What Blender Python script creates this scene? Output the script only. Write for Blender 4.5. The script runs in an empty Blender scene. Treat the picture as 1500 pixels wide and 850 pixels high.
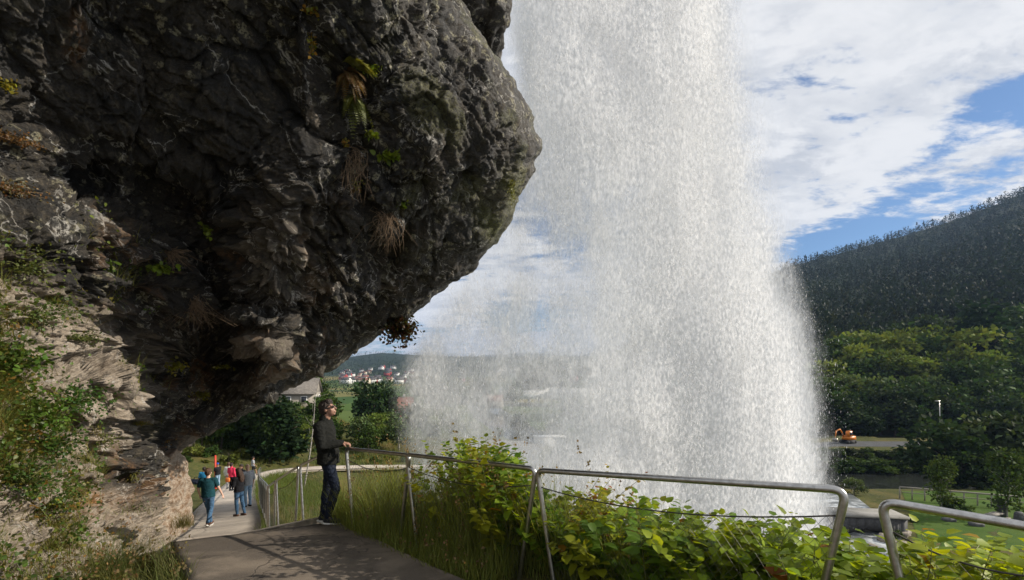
import bpy, bmesh, math, random
import numpy as np
from mathutils import Vector, Matrix

R = math.radians
rng = np.random.default_rng(7)
random.seed(7)
scene = bpy.context.scene
COL = scene.collection
F, CX, HY = 667.0, 750.0, 545.0          # focal length in photo pixels, principal column, eye-level row


def P(px, py, d):
    """world point seen at photo pixel (px, py) at distance d ahead of the camera (eye at the origin)"""
    return np.array([(px - CX) * d / F, d, (HY - py) * d / F])


# ---------------------------------------------------------------- numpy noise
_perm = np.random.default_rng(3).permutation(256).astype(np.int32)
_perm = np.concatenate([_perm, _perm])
_grad = np.array([[1, 1, 0], [-1, 1, 0], [1, -1, 0], [-1, -1, 0], [1, 0, 1], [-1, 0, 1], [1, 0, -1], [-1, 0, -1],
                  [0, 1, 1], [0, -1, 1], [0, 1, -1], [0, -1, -1], [1, 1, 0], [-1, 1, 0], [0, -1, 1], [0, -1, -1]], float)


def perlin(p):
    p = np.asarray(p, float)
    i = np.floor(p).astype(np.int64)
    f = p - i
    i = (i & 255).astype(np.int32)
    u = f * f * f * (f * (f * 6 - 15) + 10)
    out = np.zeros(len(p))
    for dx in (0, 1):
        wx = u[:, 0] if dx else 1 - u[:, 0]
        a = _perm[(i[:, 0] + dx) & 255]
        for dy in (0, 1):
            wy = u[:, 1] if dy else 1 - u[:, 1]
            b = _perm[(a + i[:, 1] + dy) & 255]
            for dz in (0, 1):
                wz = u[:, 2] if dz else 1 - u[:, 2]
                g = _grad[_perm[(b + i[:, 2] + dz) & 255] & 15]
                d = f - np.array([dx, dy, dz])
                out += wx * wy * wz * (g * d).sum(1)
    return out


def fbm(p, oct=4, lac=2.1, gain=0.5):
    p = np.asarray(p, float); a = 1.0; s = 0.0
    for k in range(oct):
        s = s + a * perlin(p + 17.3 * k); p = p * lac; a *= gain
    return s


def ridged(p, oct=4, lac=2.1, gain=0.5):
    p = np.asarray(p, float); a = 1.0; s = 0.0
    for k in range(oct):
        s = s + a * (1 - 2 * np.abs(perlin(p + 9.1 * k))); p = p * lac; a *= gain
    return s


def sstep(a, b, x):
    t = np.clip((x - a) / (b - a), 0, 1)
    return t * t * (3 - 2 * t)


# ---------------------------------------------------------------- object helpers
def empty(name, loc=(0, 0, 0), rz=0.0):
    o = bpy.data.objects.new(name, None); COL.objects.link(o)
    o.location = loc; o.rotation_euler = (0, 0, rz); o.empty_display_size = 0.2
    return o


def tag(o, label=None, cat=None, group=None, kind=None):
    if label: o['label'] = label
    if cat: o['category'] = cat
    if group: o['group'] = group
    if kind: o['kind'] = kind
    return o


def mesh_np(name, V, faces, mat=None, parent=None, smooth=False, col=None, attrs=None, loc=None):
    """one mesh object from arrays; faces: list of (n,k) index arrays"""
    me = bpy.data.meshes.new(name)
    V = np.asarray(V, np.float32)
    if isinstance(faces, np.ndarray): faces = [faces]
    faces = [np.asarray(f, np.int32) for f in faces if len(f)]
    me.vertices.add(len(V)); me.vertices.foreach_set('co', V.ravel())
    idx = np.concatenate([f.ravel() for f in faces]).astype(np.int32)
    sizes = np.concatenate([np.full(len(f), f.shape[1], np.int32) for f in faces])
    starts = np.concatenate([[0], np.cumsum(sizes)[:-1]]).astype(np.int32)
    me.loops.add(len(idx)); me.loops.foreach_set('vertex_index', idx)
    me.polygons.add(len(sizes)); me.polygons.foreach_set('loop_start', starts)
    me.update(calc_edges=True)
    if smooth: me.polygons.foreach_set('use_smooth', np.ones(len(sizes), bool))
    if col is not None:
        a = me.color_attributes.new('col', 'FLOAT_COLOR', 'POINT')
        c = np.ones((len(V), 4), np.float32); c[:, :col.shape[1]] = col
        a.data.foreach_set('color', c.ravel())
    for k, v in (attrs or {}).items():
        a = me.attributes.new(k, 'FLOAT', 'POINT'); a.data.foreach_set('value', np.asarray(v, np.float32))
    if mat: me.materials.append(mat)
    o = bpy.data.objects.new(name, me); COL.objects.link(o)
    if parent is not None: o.parent = parent
    if loc is not None: o.location = loc
    return o


class MB:
    """collects shapes, then builds ONE mesh object"""
    def __init__(s): s.V = []; s.F = {}; s.n = 0

    def add(s, V, faces):
        V = np.asarray(V, float)
        for f in (faces if isinstance(faces, list) else [faces]):
            f = np.asarray(f)
            if len(f): s.F.setdefault(f.shape[1], []).append(f + s.n)
        s.V.append(V); s.n += len(V); return s

    def box(s, c, size, rot=None, taper=1.0, bev=0.0):
        """box with chamfered upright edges and a tapered top"""
        hx, hy, hz = np.array(size) / 2.0
        b = min(bev, hx * .9, hy * .9)
        if b > 0:
            ring = np.array([(hx - b, -hy), (hx, -hy + b), (hx, hy - b), (hx - b, hy), (-hx + b, hy), (-hx, hy - b), (-hx, -hy + b), (-hx + b, -hy)])
        else:
            ring = np.array([(hx, -hy), (hx, hy), (-hx, hy), (-hx, -hy)])
        n = len(ring)
        V = [np.c_[ring, np.full(n, -hz)], np.c_[ring * taper, np.full(n, hz)]]
        V = np.concatenate(V)
        if rot is not None: V = V @ np.array(rot).T
        V = V + np.array(c)
        i = np.arange(n); j = (i + 1) % n
        s.add(V, [np.c_[i, j, j + n, i + n], np.arange(n)[None, ::-1], (np.arange(n) + n)[None, :]])
        return s

    def tube(s, pts, r, seg=8, caps=True):
        pts = np.asarray(pts, float); n = len(pts)
        r = np.broadcast_to(np.asarray(r, float), (n,))
        T = np.gradient(pts, axis=0); T /= np.linalg.norm(T, axis=1)[:, None] + 1e-12
        up = np.array([0, 0, 1.0]) if abs(T[0][2]) < .9 else np.array([1.0, 0, 0])
        N = np.cross(T[0], up); N /= np.linalg.norm(N)
        V = []
        a = np.linspace(0, 2 * math.pi, seg, endpoint=False)
        for k in range(n):
            N = N - T[k] * (N @ T[k]); N /= np.linalg.norm(N) + 1e-12
            B = np.cross(T[k], N)
            V.append(pts[k] + r[k] * (np.cos(a)[:, None] * N + np.sin(a)[:, None] * B))
        V = np.concatenate(V)
        i = np.arange(seg); j = (i + 1) % seg
        Fq = np.concatenate([np.c_[i + k * seg, j + k * seg, j + (k + 1) * seg, i + (k + 1) * seg] for k in range(n - 1)])
        fs = [Fq]
        if caps: fs += [np.arange(seg)[None, ::-1], (np.arange(seg) + (n - 1) * seg)[None, :]]
        return s.add(V, fs)

    def ell(s, c, rad, rot=None, seg=14, rings=9):
        th = np.linspace(0, math.pi, rings + 2)[1:-1]
        a = np.linspace(0, 2 * math.pi, seg, endpoint=False)
        V = [np.array([[0, 0, 1.0]])]
        for t in th: V.append(np.c_[np.sin(t) * np.cos(a), np.sin(t) * np.sin(a), np.full(seg, np.cos(t))])
        V.append(np.array([[0, 0, -1.0]]))
        V = np.concatenate(V) * np.array(rad)
        if rot is not None: V = V @ np.array(rot).T
        V = V + np.array(c)
        i = np.arange(seg); j = (i + 1) % seg
        q = np.concatenate([np.c_[1 + k * seg + i, 1 + (k + 1) * seg + i, 1 + (k + 1) * seg + j, 1 + k * seg + j] for k in range(rings - 1)])
        L = 1 + rings * seg
        t1 = np.c_[np.zeros(seg, int), 1 + i, 1 + j]; t2 = np.c_[np.full(seg, L), 1 + (rings - 1) * seg + j, 1 + (rings - 1) * seg + i]
        return s.add(V, [q, t1, t2])

    def cap(s, p0, r0, p1, r1, seg=12):
        """tapered capsule"""
        p0 = np.array(p0, float); p1 = np.array(p1, float); d = p1 - p0; L = np.linalg.norm(d) + 1e-9; d = d / L
        pts = []; rr = []
        for a in np.linspace(-90, 0, 5):
            pts.append(p0 + d * r0 * math.sin(R(a))); rr.append(max(r0 * math.cos(R(a)), r0 * .08))
        for a in np.linspace(0, 90, 5):
            pts.append(p1 + d * r1 * math.sin(R(a))); rr.append(max(r1 * math.cos(R(a)), r1 * .08))
        return s.tube(pts, rr, seg)

    def loft(s, rings, seg=20, rot=None):
        """closed loft of horizontal ellipses (cx,cy,z,rx,ry)"""
        a = np.linspace(0, 2 * math.pi, seg, endpoint=False); V = []
        for cx, cy, z, rx, ry in rings: V.append(np.c_[cx + rx * np.cos(a), cy + ry * np.sin(a), np.full(seg, z)])
        V = np.concatenate(V); n = len(rings)
        i = np.arange(seg); j = (i + 1) % seg
        q = np.concatenate([np.c_[i + k * seg, j + k * seg, j + (k + 1) * seg, i + (k + 1) * seg] for k in range(n - 1)])
        return s.add(V, [q, np.arange(seg)[None, ::-1], (np.arange(seg) + (n - 1) * seg)[None, :]])

    def poly(s, pts):
        pts = np.asarray(pts, float); return s.add(pts, [np.arange(len(pts))[None, :]])

    def prism(s, pts, off):
        pts = np.asarray(pts, float); n = len(pts); off = np.asarray(off, float)
        i = np.arange(n); j = (i + 1) % n
        return s.add(np.concatenate([pts, pts + off]), [np.c_[i, j, j + n, i + n], np.arange(n)[None, ::-1], (np.arange(n) + n)[None, :]])

    def arrays(s):
        return np.concatenate(s.V), [np.concatenate(f) for f in s.F.values()]

    def build(s, name, mat=None, parent=None, smooth=False, **k):
        V, Fs = s.arrays()
        return mesh_np(name, V, Fs, mat, parent, smooth, **k)


def fillet(pts, r, n=6):
    """round the corners of a polyline"""
    pts = [np.array(p, float) for p in pts]; out = [pts[0]]
    for a, b, c in zip(pts, pts[1:], pts[2:]):
        u = a - b; v = c - b; lu = np.linalg.norm(u); lv = np.linalg.norm(v); u /= lu; v /= lv
        ang = math.acos(np.clip(u @ v, -1, 1)); t = min(r / math.tan(ang / 2), lu * .45, lv * .45)
        p, q = b + u * t, b + v * t
        for k in range(n + 1):
            w = k / n
            out.append((1 - w) ** 2 * p + 2 * w * (1 - w) * b + w * w * q)
    out.append(pts[-1]); return np.array(out)


def rotz(a):
    c, s_ = math.cos(a), math.sin(a); return np.array([[c, -s_, 0], [s_, c, 0], [0, 0, 1.0]])


def rotx(a):
    c, s_ = math.cos(a), math.sin(a); return np.array([[1.0, 0, 0], [0, c, -s_], [0, s_, c]])


def unit(v):
    v = np.asarray(v, float); return v / (np.linalg.norm(v, axis=-1, keepdims=True) + 1e-12)


def copy_tree(o, parent=None):
    c = o.copy(); COL.objects.link(c)
    if parent is not None: c.parent = parent
    for ch in list(o.children): copy_tree(ch, c)
    return c


# ---------------------------------------------------------------- node material helper
class NT:
    def __init__(s, tree): s.t = tree; s.n = tree.nodes; s.l = tree.links

    def node(s, typ, **kw):
        nd = s.n.new(typ); ins = kw.pop('ins', {})
        for k, v in kw.items(): setattr(nd, k, v)
        for k, v in ins.items(): s.put(nd.inputs[k], v)
        return nd

    def put(s, sock, v):
        if isinstance(v, bpy.types.NodeSocket): s.l.new(v, sock)
        elif isinstance(v, bpy.types.Node): s.l.new(v.outputs[0], sock)
        else: sock.default_value = tuple(v) + (1,) if sock.type == 'RGBA' and len(v) == 3 else v

    def math(s, op, a, b=0.0, c=None, clamp=False):
        nd = s.n.new('ShaderNodeMath'); nd.operation = op; nd.use_clamp = clamp
        s.put(nd.inputs[0], a); s.put(nd.inputs[1], b)
        if c is not None: s.put(nd.inputs[2], c)
        return nd.outputs[0]

    def vmath(s, op, a, b=(0, 0, 0)):
        nd = s.n.new('ShaderNodeVectorMath'); nd.operation = op
        s.put(nd.inputs[0], a); s.put(nd.inputs[1], b)
        return nd.outputs['Value'] if op in ('DOT_PRODUCT', 'LENGTH', 'DISTANCE') else nd.outputs[0]

    def mix(s, fac, a, b, blend='MIX'):
        nd = s.n.new('ShaderNodeMix'); nd.data_type = 'RGBA'; nd.blend_type = blend
        s.put(nd.inputs[0], fac)
        for sk, v in ((nd.inputs[6], a), (nd.inputs[7], b)):
            if isinstance(v, tuple) and len(v) == 3: v = v + (1,)
            s.put(sk, v)
        return nd.outputs[2]

    def noise(s, vec, scale, detail=4, rough=.5, dist=0.0):
        nd = s.n.new('ShaderNodeTexNoise'); s.put(nd.inputs['Vector'], vec)
        nd.inputs['Scale'].default_value = scale; nd.inputs['Detail'].default_value = detail
        nd.inputs['Roughness'].default_value = rough; nd.inputs['Distortion'].default_value = dist
        return nd.outputs['Fac']

    def ramp(s, fac, a, b, lo=0.0, hi=1.0):
        nd = s.n.new('ShaderNodeMapRange'); nd.interpolation_type = 'SMOOTHSTEP'
        s.put(nd.inputs[0], fac); nd.inputs[1].default_value = a; nd.inputs[2].default_value = b
        nd.inputs[3].default_value = lo; nd.inputs[4].default_value = hi
        return nd.outputs[0]

    def scale(s, vec, sc):
        return s.vmath('MULTIPLY', vec, sc)


def new_mat(name):
    m = bpy.data.materials.new(name); m.use_nodes = True; m.node_tree.nodes.clear()
    t = NT(m.node_tree); out = t.node('ShaderNodeOutputMaterial')
    return m, t, out


def simple(name, c, rough=.6, metal=0.0, var=.25, scale=20.0, bump=.0, bscale=60.0, spec=.5, trans=0.0):
    """a procedural material: base colour broken by noise, optional bump"""
    m, t, out = new_mat(name)
    co = t.node('ShaderNodeTexCoord').outputs['Object']
    n = t.noise(co, scale, 5, .6)
    lo = tuple(x * (1 - var) for x in c); hi = tuple(min(1, x * (1 + var)) for x in c)
    bs = t.node('ShaderNodeBsdfPrincipled')
    t.put(bs.inputs['Base Color'], t.mix(t.ramp(n, .3, .7), lo, hi))
    bs.inputs['Roughness'].default_value = rough; bs.inputs['Metallic'].default_value = metal
    bs.inputs['Specular IOR Level'].default_value = spec
    if bump:
        b = t.node('ShaderNodeBump', ins={'Strength': bump, 'Distance': .02, 'Height': t.noise(co, bscale, 4, .6)})
        t.put(bs.inputs['Normal'], b.outputs[0])
    t.l.new(bs.outputs[0], out.inputs[0])
    return m


def leaf_mat(name, trans=.45, rough=.45, spec=.35, tint=(1, 1, 1), tcol=(1.25, 1.15, .45)):
    """foliage: colour from the vertex attribute, light passes through"""
    m, t, out = new_mat(name)
    at = t.node('ShaderNodeAttribute', attribute_name='col').outputs['Color']
    oi = t.node('ShaderNodeObjectInfo').outputs['Random']
    c = t.mix(1.0, at, tint, 'MULTIPLY')
    c = t.mix(1.0, c, t.mix(oi, (.82, .9, .9), (1.15, 1.06, .95)), 'MULTIPLY')
    bs = t.node('ShaderNodeBsdfPrincipled', ins={'Roughness': rough, 'Specular IOR Level': spec})
    t.put(bs.inputs['Base Color'], c)
    tr = t.node('ShaderNodeBsdfTranslucent'); t.put(tr.inputs[0], t.mix(1.0, c, tcol, 'MULTIPLY'))
    mx = t.node('ShaderNodeMixShader'); mx.inputs[0].default_value = trans
    t.l.new(bs.outputs[0], mx.inputs[1]); t.l.new(tr.outputs[0], mx.inputs[2]); t.l.new(mx.outputs[0], out.inputs[0])
    return m


# ---------------------------------------------------------------- leaf templates and scattering
LEAF_V = np.array([(0, 0, 0), (0, .5, .0), (0, 1, -.12), (-.36, .16, .07), (-.34, .56, .06), (.36, .16, .07), (.34, .56, .06)])
LEAF_Q = np.array([(0, 3, 4, 1), (0, 1, 6, 5)]); LEAF_T = np.array([(1, 4, 2), (1, 2, 6)])
BLADE_V = np.array([(-.5, 0, 0), (.5, 0, 0), (-.5, .45, 0), (.5, .45, 0), (-.28, .8, 0), (.28, .8, 0), (0, 1, 0)])
CARD_V = np.array([(0, 0, 0), (-.42, .45, .05), (0, 1, 0), (.42, .45, .05)])
CARD_Q = np.array([(0, 3, 2, 1)])


def frames(d, n):
    """matrices whose y axis is d and z axis is near n"""
    d = unit(d); x = unit(np.cross(d, n)); z = np.cross(x, d)
    return np.stack([x, d, z], axis=2)


def scatter(tv, faces, pos, M, size):
    n = len(pos); k = len(tv)
    size = np.asarray(size, float)
    S = size[:, None, None] if size.ndim == 1 else size[:, None, :]
    V = np.einsum('nij,nkj->nki', M, tv[None] * S) + pos[:, None, :]
    off = (np.arange(n) * k)[:, None, None]
    return V.reshape(-1, 3), [(f[None] + off).reshape(-1, f.shape[1]) for f in faces]


def leaf_cloud(pos, d, n, size, cols, kind='leaf'):
    tv, fs = (LEAF_V, [LEAF_Q, LEAF_T]) if kind == 'leaf' else (CARD_V, [CARD_Q])
    V, Fs = scatter(tv, fs, pos, frames(d, n), size)
    return V, Fs, np.repeat(cols, len(tv), axis=0)


def rand_dirs(n, r=rng):
    v = r.normal(size=(n, 3)); return unit(v)


def vary(c, n, a=.25, r=rng, hue=.12):
    c = np.asarray(c, float)
    k = 1 + a * r.uniform(-1, 1, (n, 1)); h = 1 + hue * r.uniform(-1, 1, (n, 3))
    return np.clip(c * k * h, 0, 1)


def blades(pos, h, w, lean, cols, curve=.5, r=rng):
    """grass blades: bent ribbons; returns V, faces, colours"""
    n = len(pos); ang = r.uniform(0, 2 * math.pi, n)
    dirx = np.c_[np.cos(ang), np.sin(ang), np.zeros(n)]; side = np.c_[-np.sin(ang), np.cos(ang), np.zeros(n)]
    ts = np.array([0, .35, .7, 1.0]); ws = np.array([1, .85, .5, .06]); V = []
    for t, wk in zip(ts, ws):
        c = pos + dirx * (lean * h * (t * (1 - curve) + curve * t * t))[:, None] + np.array([0, 0, 1.0]) * (h * (t - .18 * lean * t * t))[:, None]
        V += [c - side * (w * wk / 2)[:, None], c + side * (w * wk / 2)[:, None]]
    V = np.stack(V, 1); k = 8
    q = np.array([(0, 1, 3, 2), (2, 3, 5, 4), (4, 5, 7, 6)])
    Fq = (q[None] + (np.arange(n) * k)[:, None, None]).reshape(-1, 4)
    return V.reshape(-1, 3), [Fq], np.repeat(cols, k, axis=0)


def merge(parts):
    V = []; Fd = {}; C = []; n = 0
    for v, fs, c in parts:
        for f in fs: Fd.setdefault(f.shape[1], []).append(f + n)
        V.append(v); C.append(c); n += len(v)
    return np.concatenate(V), [np.concatenate(f) for f in Fd.values()], np.concatenate(C)
# ================================================================ camera, sky, sun
cam_d = bpy.data.cameras.new('camera'); cam = bpy.data.objects.new('camera', cam_d); COL.objects.link(cam)
cam_d.sensor_width = 36; cam_d.lens = 36 * F / 1500; cam_d.shift_y = (HY - 425) / 1500
cam_d.clip_start = .05; cam_d.clip_end = 30000
cam.location = (0, 0, 0); cam.rotation_euler = (R(90), 0, 0); scene.camera = cam

SUN_AZ, SUN_EL = R(88), R(30)            # azimuth clockwise from straight ahead
SUN = np.array([math.sin(SUN_AZ) * math.cos(SUN_EL), math.cos(SUN_AZ) * math.cos(SUN_EL), math.sin(SUN_EL)])
sl = bpy.data.lights.new('sun', 'SUN'); sl.energy = 4.6; sl.angle = R(.5); sl.color = (1, .91, .78)
so = bpy.data.objects.new('sun', sl); COL.objects.link(so)
so.rotation_euler = Vector(SUN).to_track_quat('Z', 'Y').to_euler()
so.location = (30, 10, 40)

world = bpy.data.worlds.new('World'); scene.world = world; world.use_nodes = True
world.node_tree.nodes.clear(); t = NT(world.node_tree)
wo = t.node('ShaderNodeOutputWorld'); bg = t.node('ShaderNodeBackground'); t.l.new(bg.outputs[0], wo.inputs[0])
SKY_S = .085
bg.inputs['Strength'].default_value = SKY_S
sky = t.node('ShaderNodeTexSky', sky_type='NISHITA', sun_disc=False)
sky.sun_elevation = SUN_EL; sky.sun_rotation = SUN_AZ; sky.altitude = 50; sky.ozone_density = 2.5; sky.dust_density = .6
dirv = t.vmath('NORMALIZE', t.node('ShaderNodeTexCoord').outputs['Generated'])
sx = t.node('ShaderNodeSeparateXYZ', ins={0: dirv})
den = t.math('ADD', t.math('MAXIMUM', sx.outputs[2], 0.0), .16)
cp = t.node('ShaderNodeCombineXYZ', ins={0: t.math('DIVIDE', sx.outputs[0], den), 1: t.math('DIVIDE', sx.outputs[1], den), 2: 0.3})
big = t.noise(cp.outputs[0], 1.15, 3, .5)
fine = t.noise(t.scale(cp.outputs[0], (3.2, 4.6, 1)), 1.6, 9, .63, .25)
wisp = t.noise(t.scale(cp.outputs[0], (9, 16, 1)), 1.3, 6, .65, .3)
cov = t.math('ADD', t.math('MULTIPLY', big, .40), t.math('MULTIPLY', fine, .70))
cov = t.math('ADD', cov, t.math('MULTIPLY', t.math('SUBTRACT', wisp, .5), .34))
cov = t.math('ADD', cov, .205)
# gaps of blue between the clouds: (direction, width, strength)
for px, py, wdt, st in ((1475, 158, .042, .135), (1405, 190, .04, .105), (1495, 130, .025, .09), (1490, 232, .025, .09), (1560, 160, .05, .10), (1215, 362, .05, .17),
                        (1160, 372, .045, .20), (1310, 298, .07, .14), (1270, 352, .05, .16), (1470, 285, .05, .12),
                        (775, 462, .05, .22), (830, 350, .07, .20), (815, 260, .10, .18), (735, 465, .04, .2), (930, 300, .06, .15), (560, 515, .05, .12)):
    h = unit(np.array([(px - CX) / F, 1, (HY - py) / F]))
    dt = t.vmath('DISTANCE', t.scale(dirv, (1, 1, 1.7)), tuple(h * np.array([1, 1, 1.7])))
    cov = t.math('SUBTRACT', cov, t.ramp(dt, 0.0, wdt * 2.2, st, 0.0))
alpha = t.ramp(cov, .54, .72)
shade = t.noise(t.scale(cp.outputs[0], (1.0, 1.9, 1)), 1.9, 6, .58, .2)
ccol = t.mix(t.ramp(shade, .36, .62), (5.1, 5.35, 5.85), (6.9, 7.0, 7.2))
ccol = t.mix(t.ramp(fine, .45, .62), ccol, (7.4, 7.45, 7.6), 'MIX')
low = t.ramp(sx.outputs[2], .0, .12, .72, 1.0)
ccol = t.mix(1.0, ccol, t.node('ShaderNodeCombineColor', ins={0: low, 1: low, 2: low}).outputs[0], 'MULTIPLY')
skc = t.mix(1.0, sky.outputs[0], (.60, .76, .92), 'MULTIPLY')
t.put(bg.inputs['Color'], t.mix(alpha, skc, ccol))

scene.view_settings.view_transform = 'Standard'; scene.view_settings.look = 'None'
scene.view_settings.exposure = 0.45; scene.view_settings.gamma = 1.0
scene.render.engine = 'CYCLES'
scene.cycles.transparent_max_bounces = 40; scene.cycles.max_bounces = 12; scene.cycles.diffuse_bounces = 8
scene.cycles.transmission_bounces = 3; scene.cycles.sample_clamp_indirect = 4.0
scene.cycles.use_denoising = True

# ================================================================ materials
M = {}
M['steel'] = simple('brushed_steel', (.46, .45, .43), .30, 1.0, .18, 30, .12, 220)
M['steel_dark'] = simple('weathered_steel', (.22, .205, .18), .42, .8, .3, 24, .15, 160)
M['wire'] = simple('wire', (.10, .095, .085), .5, .6, .2, 40)
M['cable'] = simple('cable', (.05, .045, .04), .55, .4, .25, 60)
M['skin'] = simple('skin', (.29, .16, .11), .5, 0, .08, 30, .05, 120, .4)
M['skin_pale'] = simple('skin_pale', (.58, .37, .28), .5, 0, .08, 30, .05, 120, .4)
M['hair_dark'] = simple('hair_dark', (.022, .013, .009), .5, 0, .5, 60, .6, 140, .4)
M['hair_brown'] = simple('hair_brown', (.075, .038, .02), .5, 0, .5, 60, .6, 140, .4)
M['hair_long'] = simple('hair_auburn', (.05, .025, .014), .5, 0, .5, 60, .6, 140, .4)
M['jacket'] = simple('olive_jacket', (.0085, .009, .0075), .85, 0, .3, 50, .25, 160, .2)
M['denim_navy'] = simple('navy_denim', (.008, .012, .024), .85, 0, .3, 40, .25, 200, .2)
M['denim'] = simple('blue_denim', (.055, .115, .20), .9, 0, .25, 25, .25, 200, .2)
M['denim_pale'] = simple('pale_denim', (.26, .38, .52), .9, 0, .2, 25, .2, 200, .2)
M['teal'] = simple('teal_knit', (.010, .052, .066), .9, 0, .2, 40, .3, 220, .2)
M['black_cloth'] = simple('black_cloth', (.014, .014, .017), .9, 0, .3, 40, .2, 160, .2)
M['white_cloth'] = simple('white_cloth', (.62, .62, .60), .9, 0, .1, 30, .2, 160, .2)
M['grey_cloth'] = simple('grey_cloth', (.30, .32, .35), .9, 0, .15, 30, .2, 160, .2)
M['pink_cloth'] = simple('pink_cloth', (.60, .035, .09), .9, 0, .15, 30, .2, 160, .2)
M['blue_cloth'] = simple('blue_cloth', (.02, .17, .33), .9, 0, .15, 30, .2, 160, .2)
M['cap_blue'] = simple('cap_blue', (.015, .08, .42), .8, 0, .15, 30)
M['orange_cloth'] = simple('orange_cloth', (.62, .17, .04), .85, 0, .2, 30)
M['red_paint'] = simple('red_paint', (.55, .045, .015), .5, 0, .15, 12)
M['rubber_white'] = simple('white_rubber', (.55, .54, .50), .7, 0, .15, 40)
M['shoe_dark'] = simple('dark_shoe', (.012, .013, .016), .8, 0, .3, 60, .2, 200)
M['brown_leather'] = simple('brown_leather', (.09, .04, .02), .6, 0, .25, 40)
M['glass_dark'] = simple('dark_lens', (.008, .007, .006), .1, 0, .1, 10)
M['bark'] = simple('bark', (.075, .06, .045), .9, 0, .4, 14, .6, 40, .2)
M['birch'] = simple('pale_bark', (.30, .28, .25), .9, 0, .5, 9, .4, 30, .2)
M['stem'] = simple('green_stem', (.13, .14, .035), .6, 0, .4, 30)
M['stem_red'] = simple('reddish_stem', (.20, .075, .03), .6, 0, .4, 30)
M['root'] = simple('dry_root', (.17, .115, .07), .9, 0, .4, 30)
M['leaf'] = leaf_mat('leaf', .42)
M['leaf_far'] = leaf_mat('leaf_far', .25, .7, .1)
M['knot'] = leaf_mat('knotweed_leaf', .50, .5, .25, (1, 1, 1), (1.7, 1.45, .35))
M['blade'] = leaf_mat('grass_blade', .45, .6, .2)
M['white_paint'] = simple('white_paint', (.72, .72, .70), .6, 0, .06, 8)
M['cream_paint'] = simple('cream_paint', (.62, .55, .42), .7, 0, .08, 8)
M['red_house'] = simple('red_house_paint', (.33, .035, .025), .7, 0, .2, 8)
M['roof_slate'] = simple('slate_roof', (.13, .118, .105), .8, 0, .3, 3, .3, 12)
M['roof_red'] = simple('red_tile_roof', (.17, .065, .045), .8, 0, .25, 6, .3, 20)
M['roof_dark'] = simple('dark_roof', (.07, .065, .065), .8, 0, .25, 6, .3, 20)
M['pane'] = simple('window_glass', (.03, .035, .045), .08, 0, .1, 3)
M['wood'] = simple('grey_wood', (.27, .245, .21), .85, 0, .25, 16, .3, 60)
M['orange_paint'] = simple('orange_paint', (.62, .19, .012), .4, 0, .12, 6)
M['black_rubber'] = simple('black_rubber', (.018, .018, .018), .85, 0, .2, 40)
M['car_white'] = simple('white_car_paint', (.68, .69, .70), .25, 0, .04, 4)
M['car_dark'] = simple('dark_car_paint', (.03, .032, .04), .25, 0, .1, 4)
M['stone_block'] = simple('cut_stone', (.30, .285, .26), .85, 0, .25, 5, .4, 25)
M['dark_stone'] = simple('dark_stone', (.055, .055, .058), .7, 0, .3, 6, .3, 25)
M['rock_small'] = simple('river_rock', (.23, .20, .165), .9, 0, .4, 3, .6, 10)


def concrete(name, base, stain):
    m, t, out = new_mat(name)
    co = t.node('ShaderNodeNewGeometry').outputs['Position']
    a = t.noise(co, 1.1, 6, .62, .4); b = t.noise(co, 9, 6, .7); g = t.noise(co, 120, 2, .6)
    vo = t.node('ShaderNodeTexVoronoi', feature='DISTANCE_TO_EDGE', ins={'Vector': t.vmath('ADD', co, t.node('ShaderNodeTexNoise', ins={'Vector': co, 'Scale': 2.0, 'Detail': 4.0}).outputs['Color']), 'Scale': .55})
    crack = t.ramp(vo.outputs[0], 0.0, .012, 1.0, 0.0)
    c = t.mix(t.ramp(a, .38, .66), stain, base)
    c = t.mix(t.math('MULTIPLY', t.ramp(b, .52, .75), .5), c, tuple(x * .6 for x in base))
    c = t.mix(t.math('MULTIPLY', t.ramp(g, .42, .7), .30), c, tuple(min(1, x * 1.35) for x in base))
    c = t.mix(t.math('MULTIPLY', crack, .55), c, tuple(x * .35 for x in stain))
    bs = t.node('ShaderNodeBsdfPrincipled', ins={'Roughness': .9, 'Specular IOR Level': .25}); t.put(bs.inputs['Base Color'], c)
    h = t.math('ADD', t.math('MULTIPLY', g, .5), t.math('SUBTRACT', b, t.math('MULTIPLY', crack, .8)))
    t.put(bs.inputs['Normal'], t.node('ShaderNodeBump', ins={'Strength': .45, 'Distance': .012, 'Height': h}).outputs[0])
    t.l.new(bs.outputs[0], out.inputs[0]); return m


M['path'] = concrete('worn_path_concrete', (.185, .152, .118), (.075, .063, .052))
M['path_pale'] = concrete('pale_path_gravel', (.50, .44, .37), (.36, .315, .265))
M['asphalt'] = concrete('asphalt', (.075, .078, .082), (.05, .052, .055))
M['parking'] = concrete('parking_gravel', (.24, .235, .22), (.17, .165, .15))

# ================================================================ ground shape
PATH = np.array([(2.4, -4, -1.40), (1.4, .4, -1.62), (-1.75, 4.28, -1.96), (-3.55, 6.27, -2.20), (-4.6, 7.4, -2.66), (-6.2, 9.2, -3.48),
                 (-7.35, 11, -4.03), (-8.55, 13.2, -4.5), (-10.0, 15.7, -5.02), (-13.4, 21.5, -6.15), (-18.2, 30, -7.75),
                 (-21.4, 36, -8.75), (-24.4, 44, -10.0), (-24.6, 48, -10.4), (-22, 51, -10.75), (-16, 55, -11.4),
                 (-8, 62, -12.8), (0, 72, -14.8), (4, 84, -17.0)])


def resample(pl, step):
    d = np.r_[0, np.cumsum(np.linalg.norm(np.diff(pl, axis=0), axis=1))]
    n = max(2, int(d[-1] / step)); q = np.linspace(0, d[-1], n)
    o = np.stack([np.interp(q, d, pl[:, k]) for k in range(pl.shape[1])], 1)
    for _ in range(2):
        o[1:-1] = (o[:-2] + 2 * o[1:-1] + o[2:]) / 4
    return o


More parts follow.
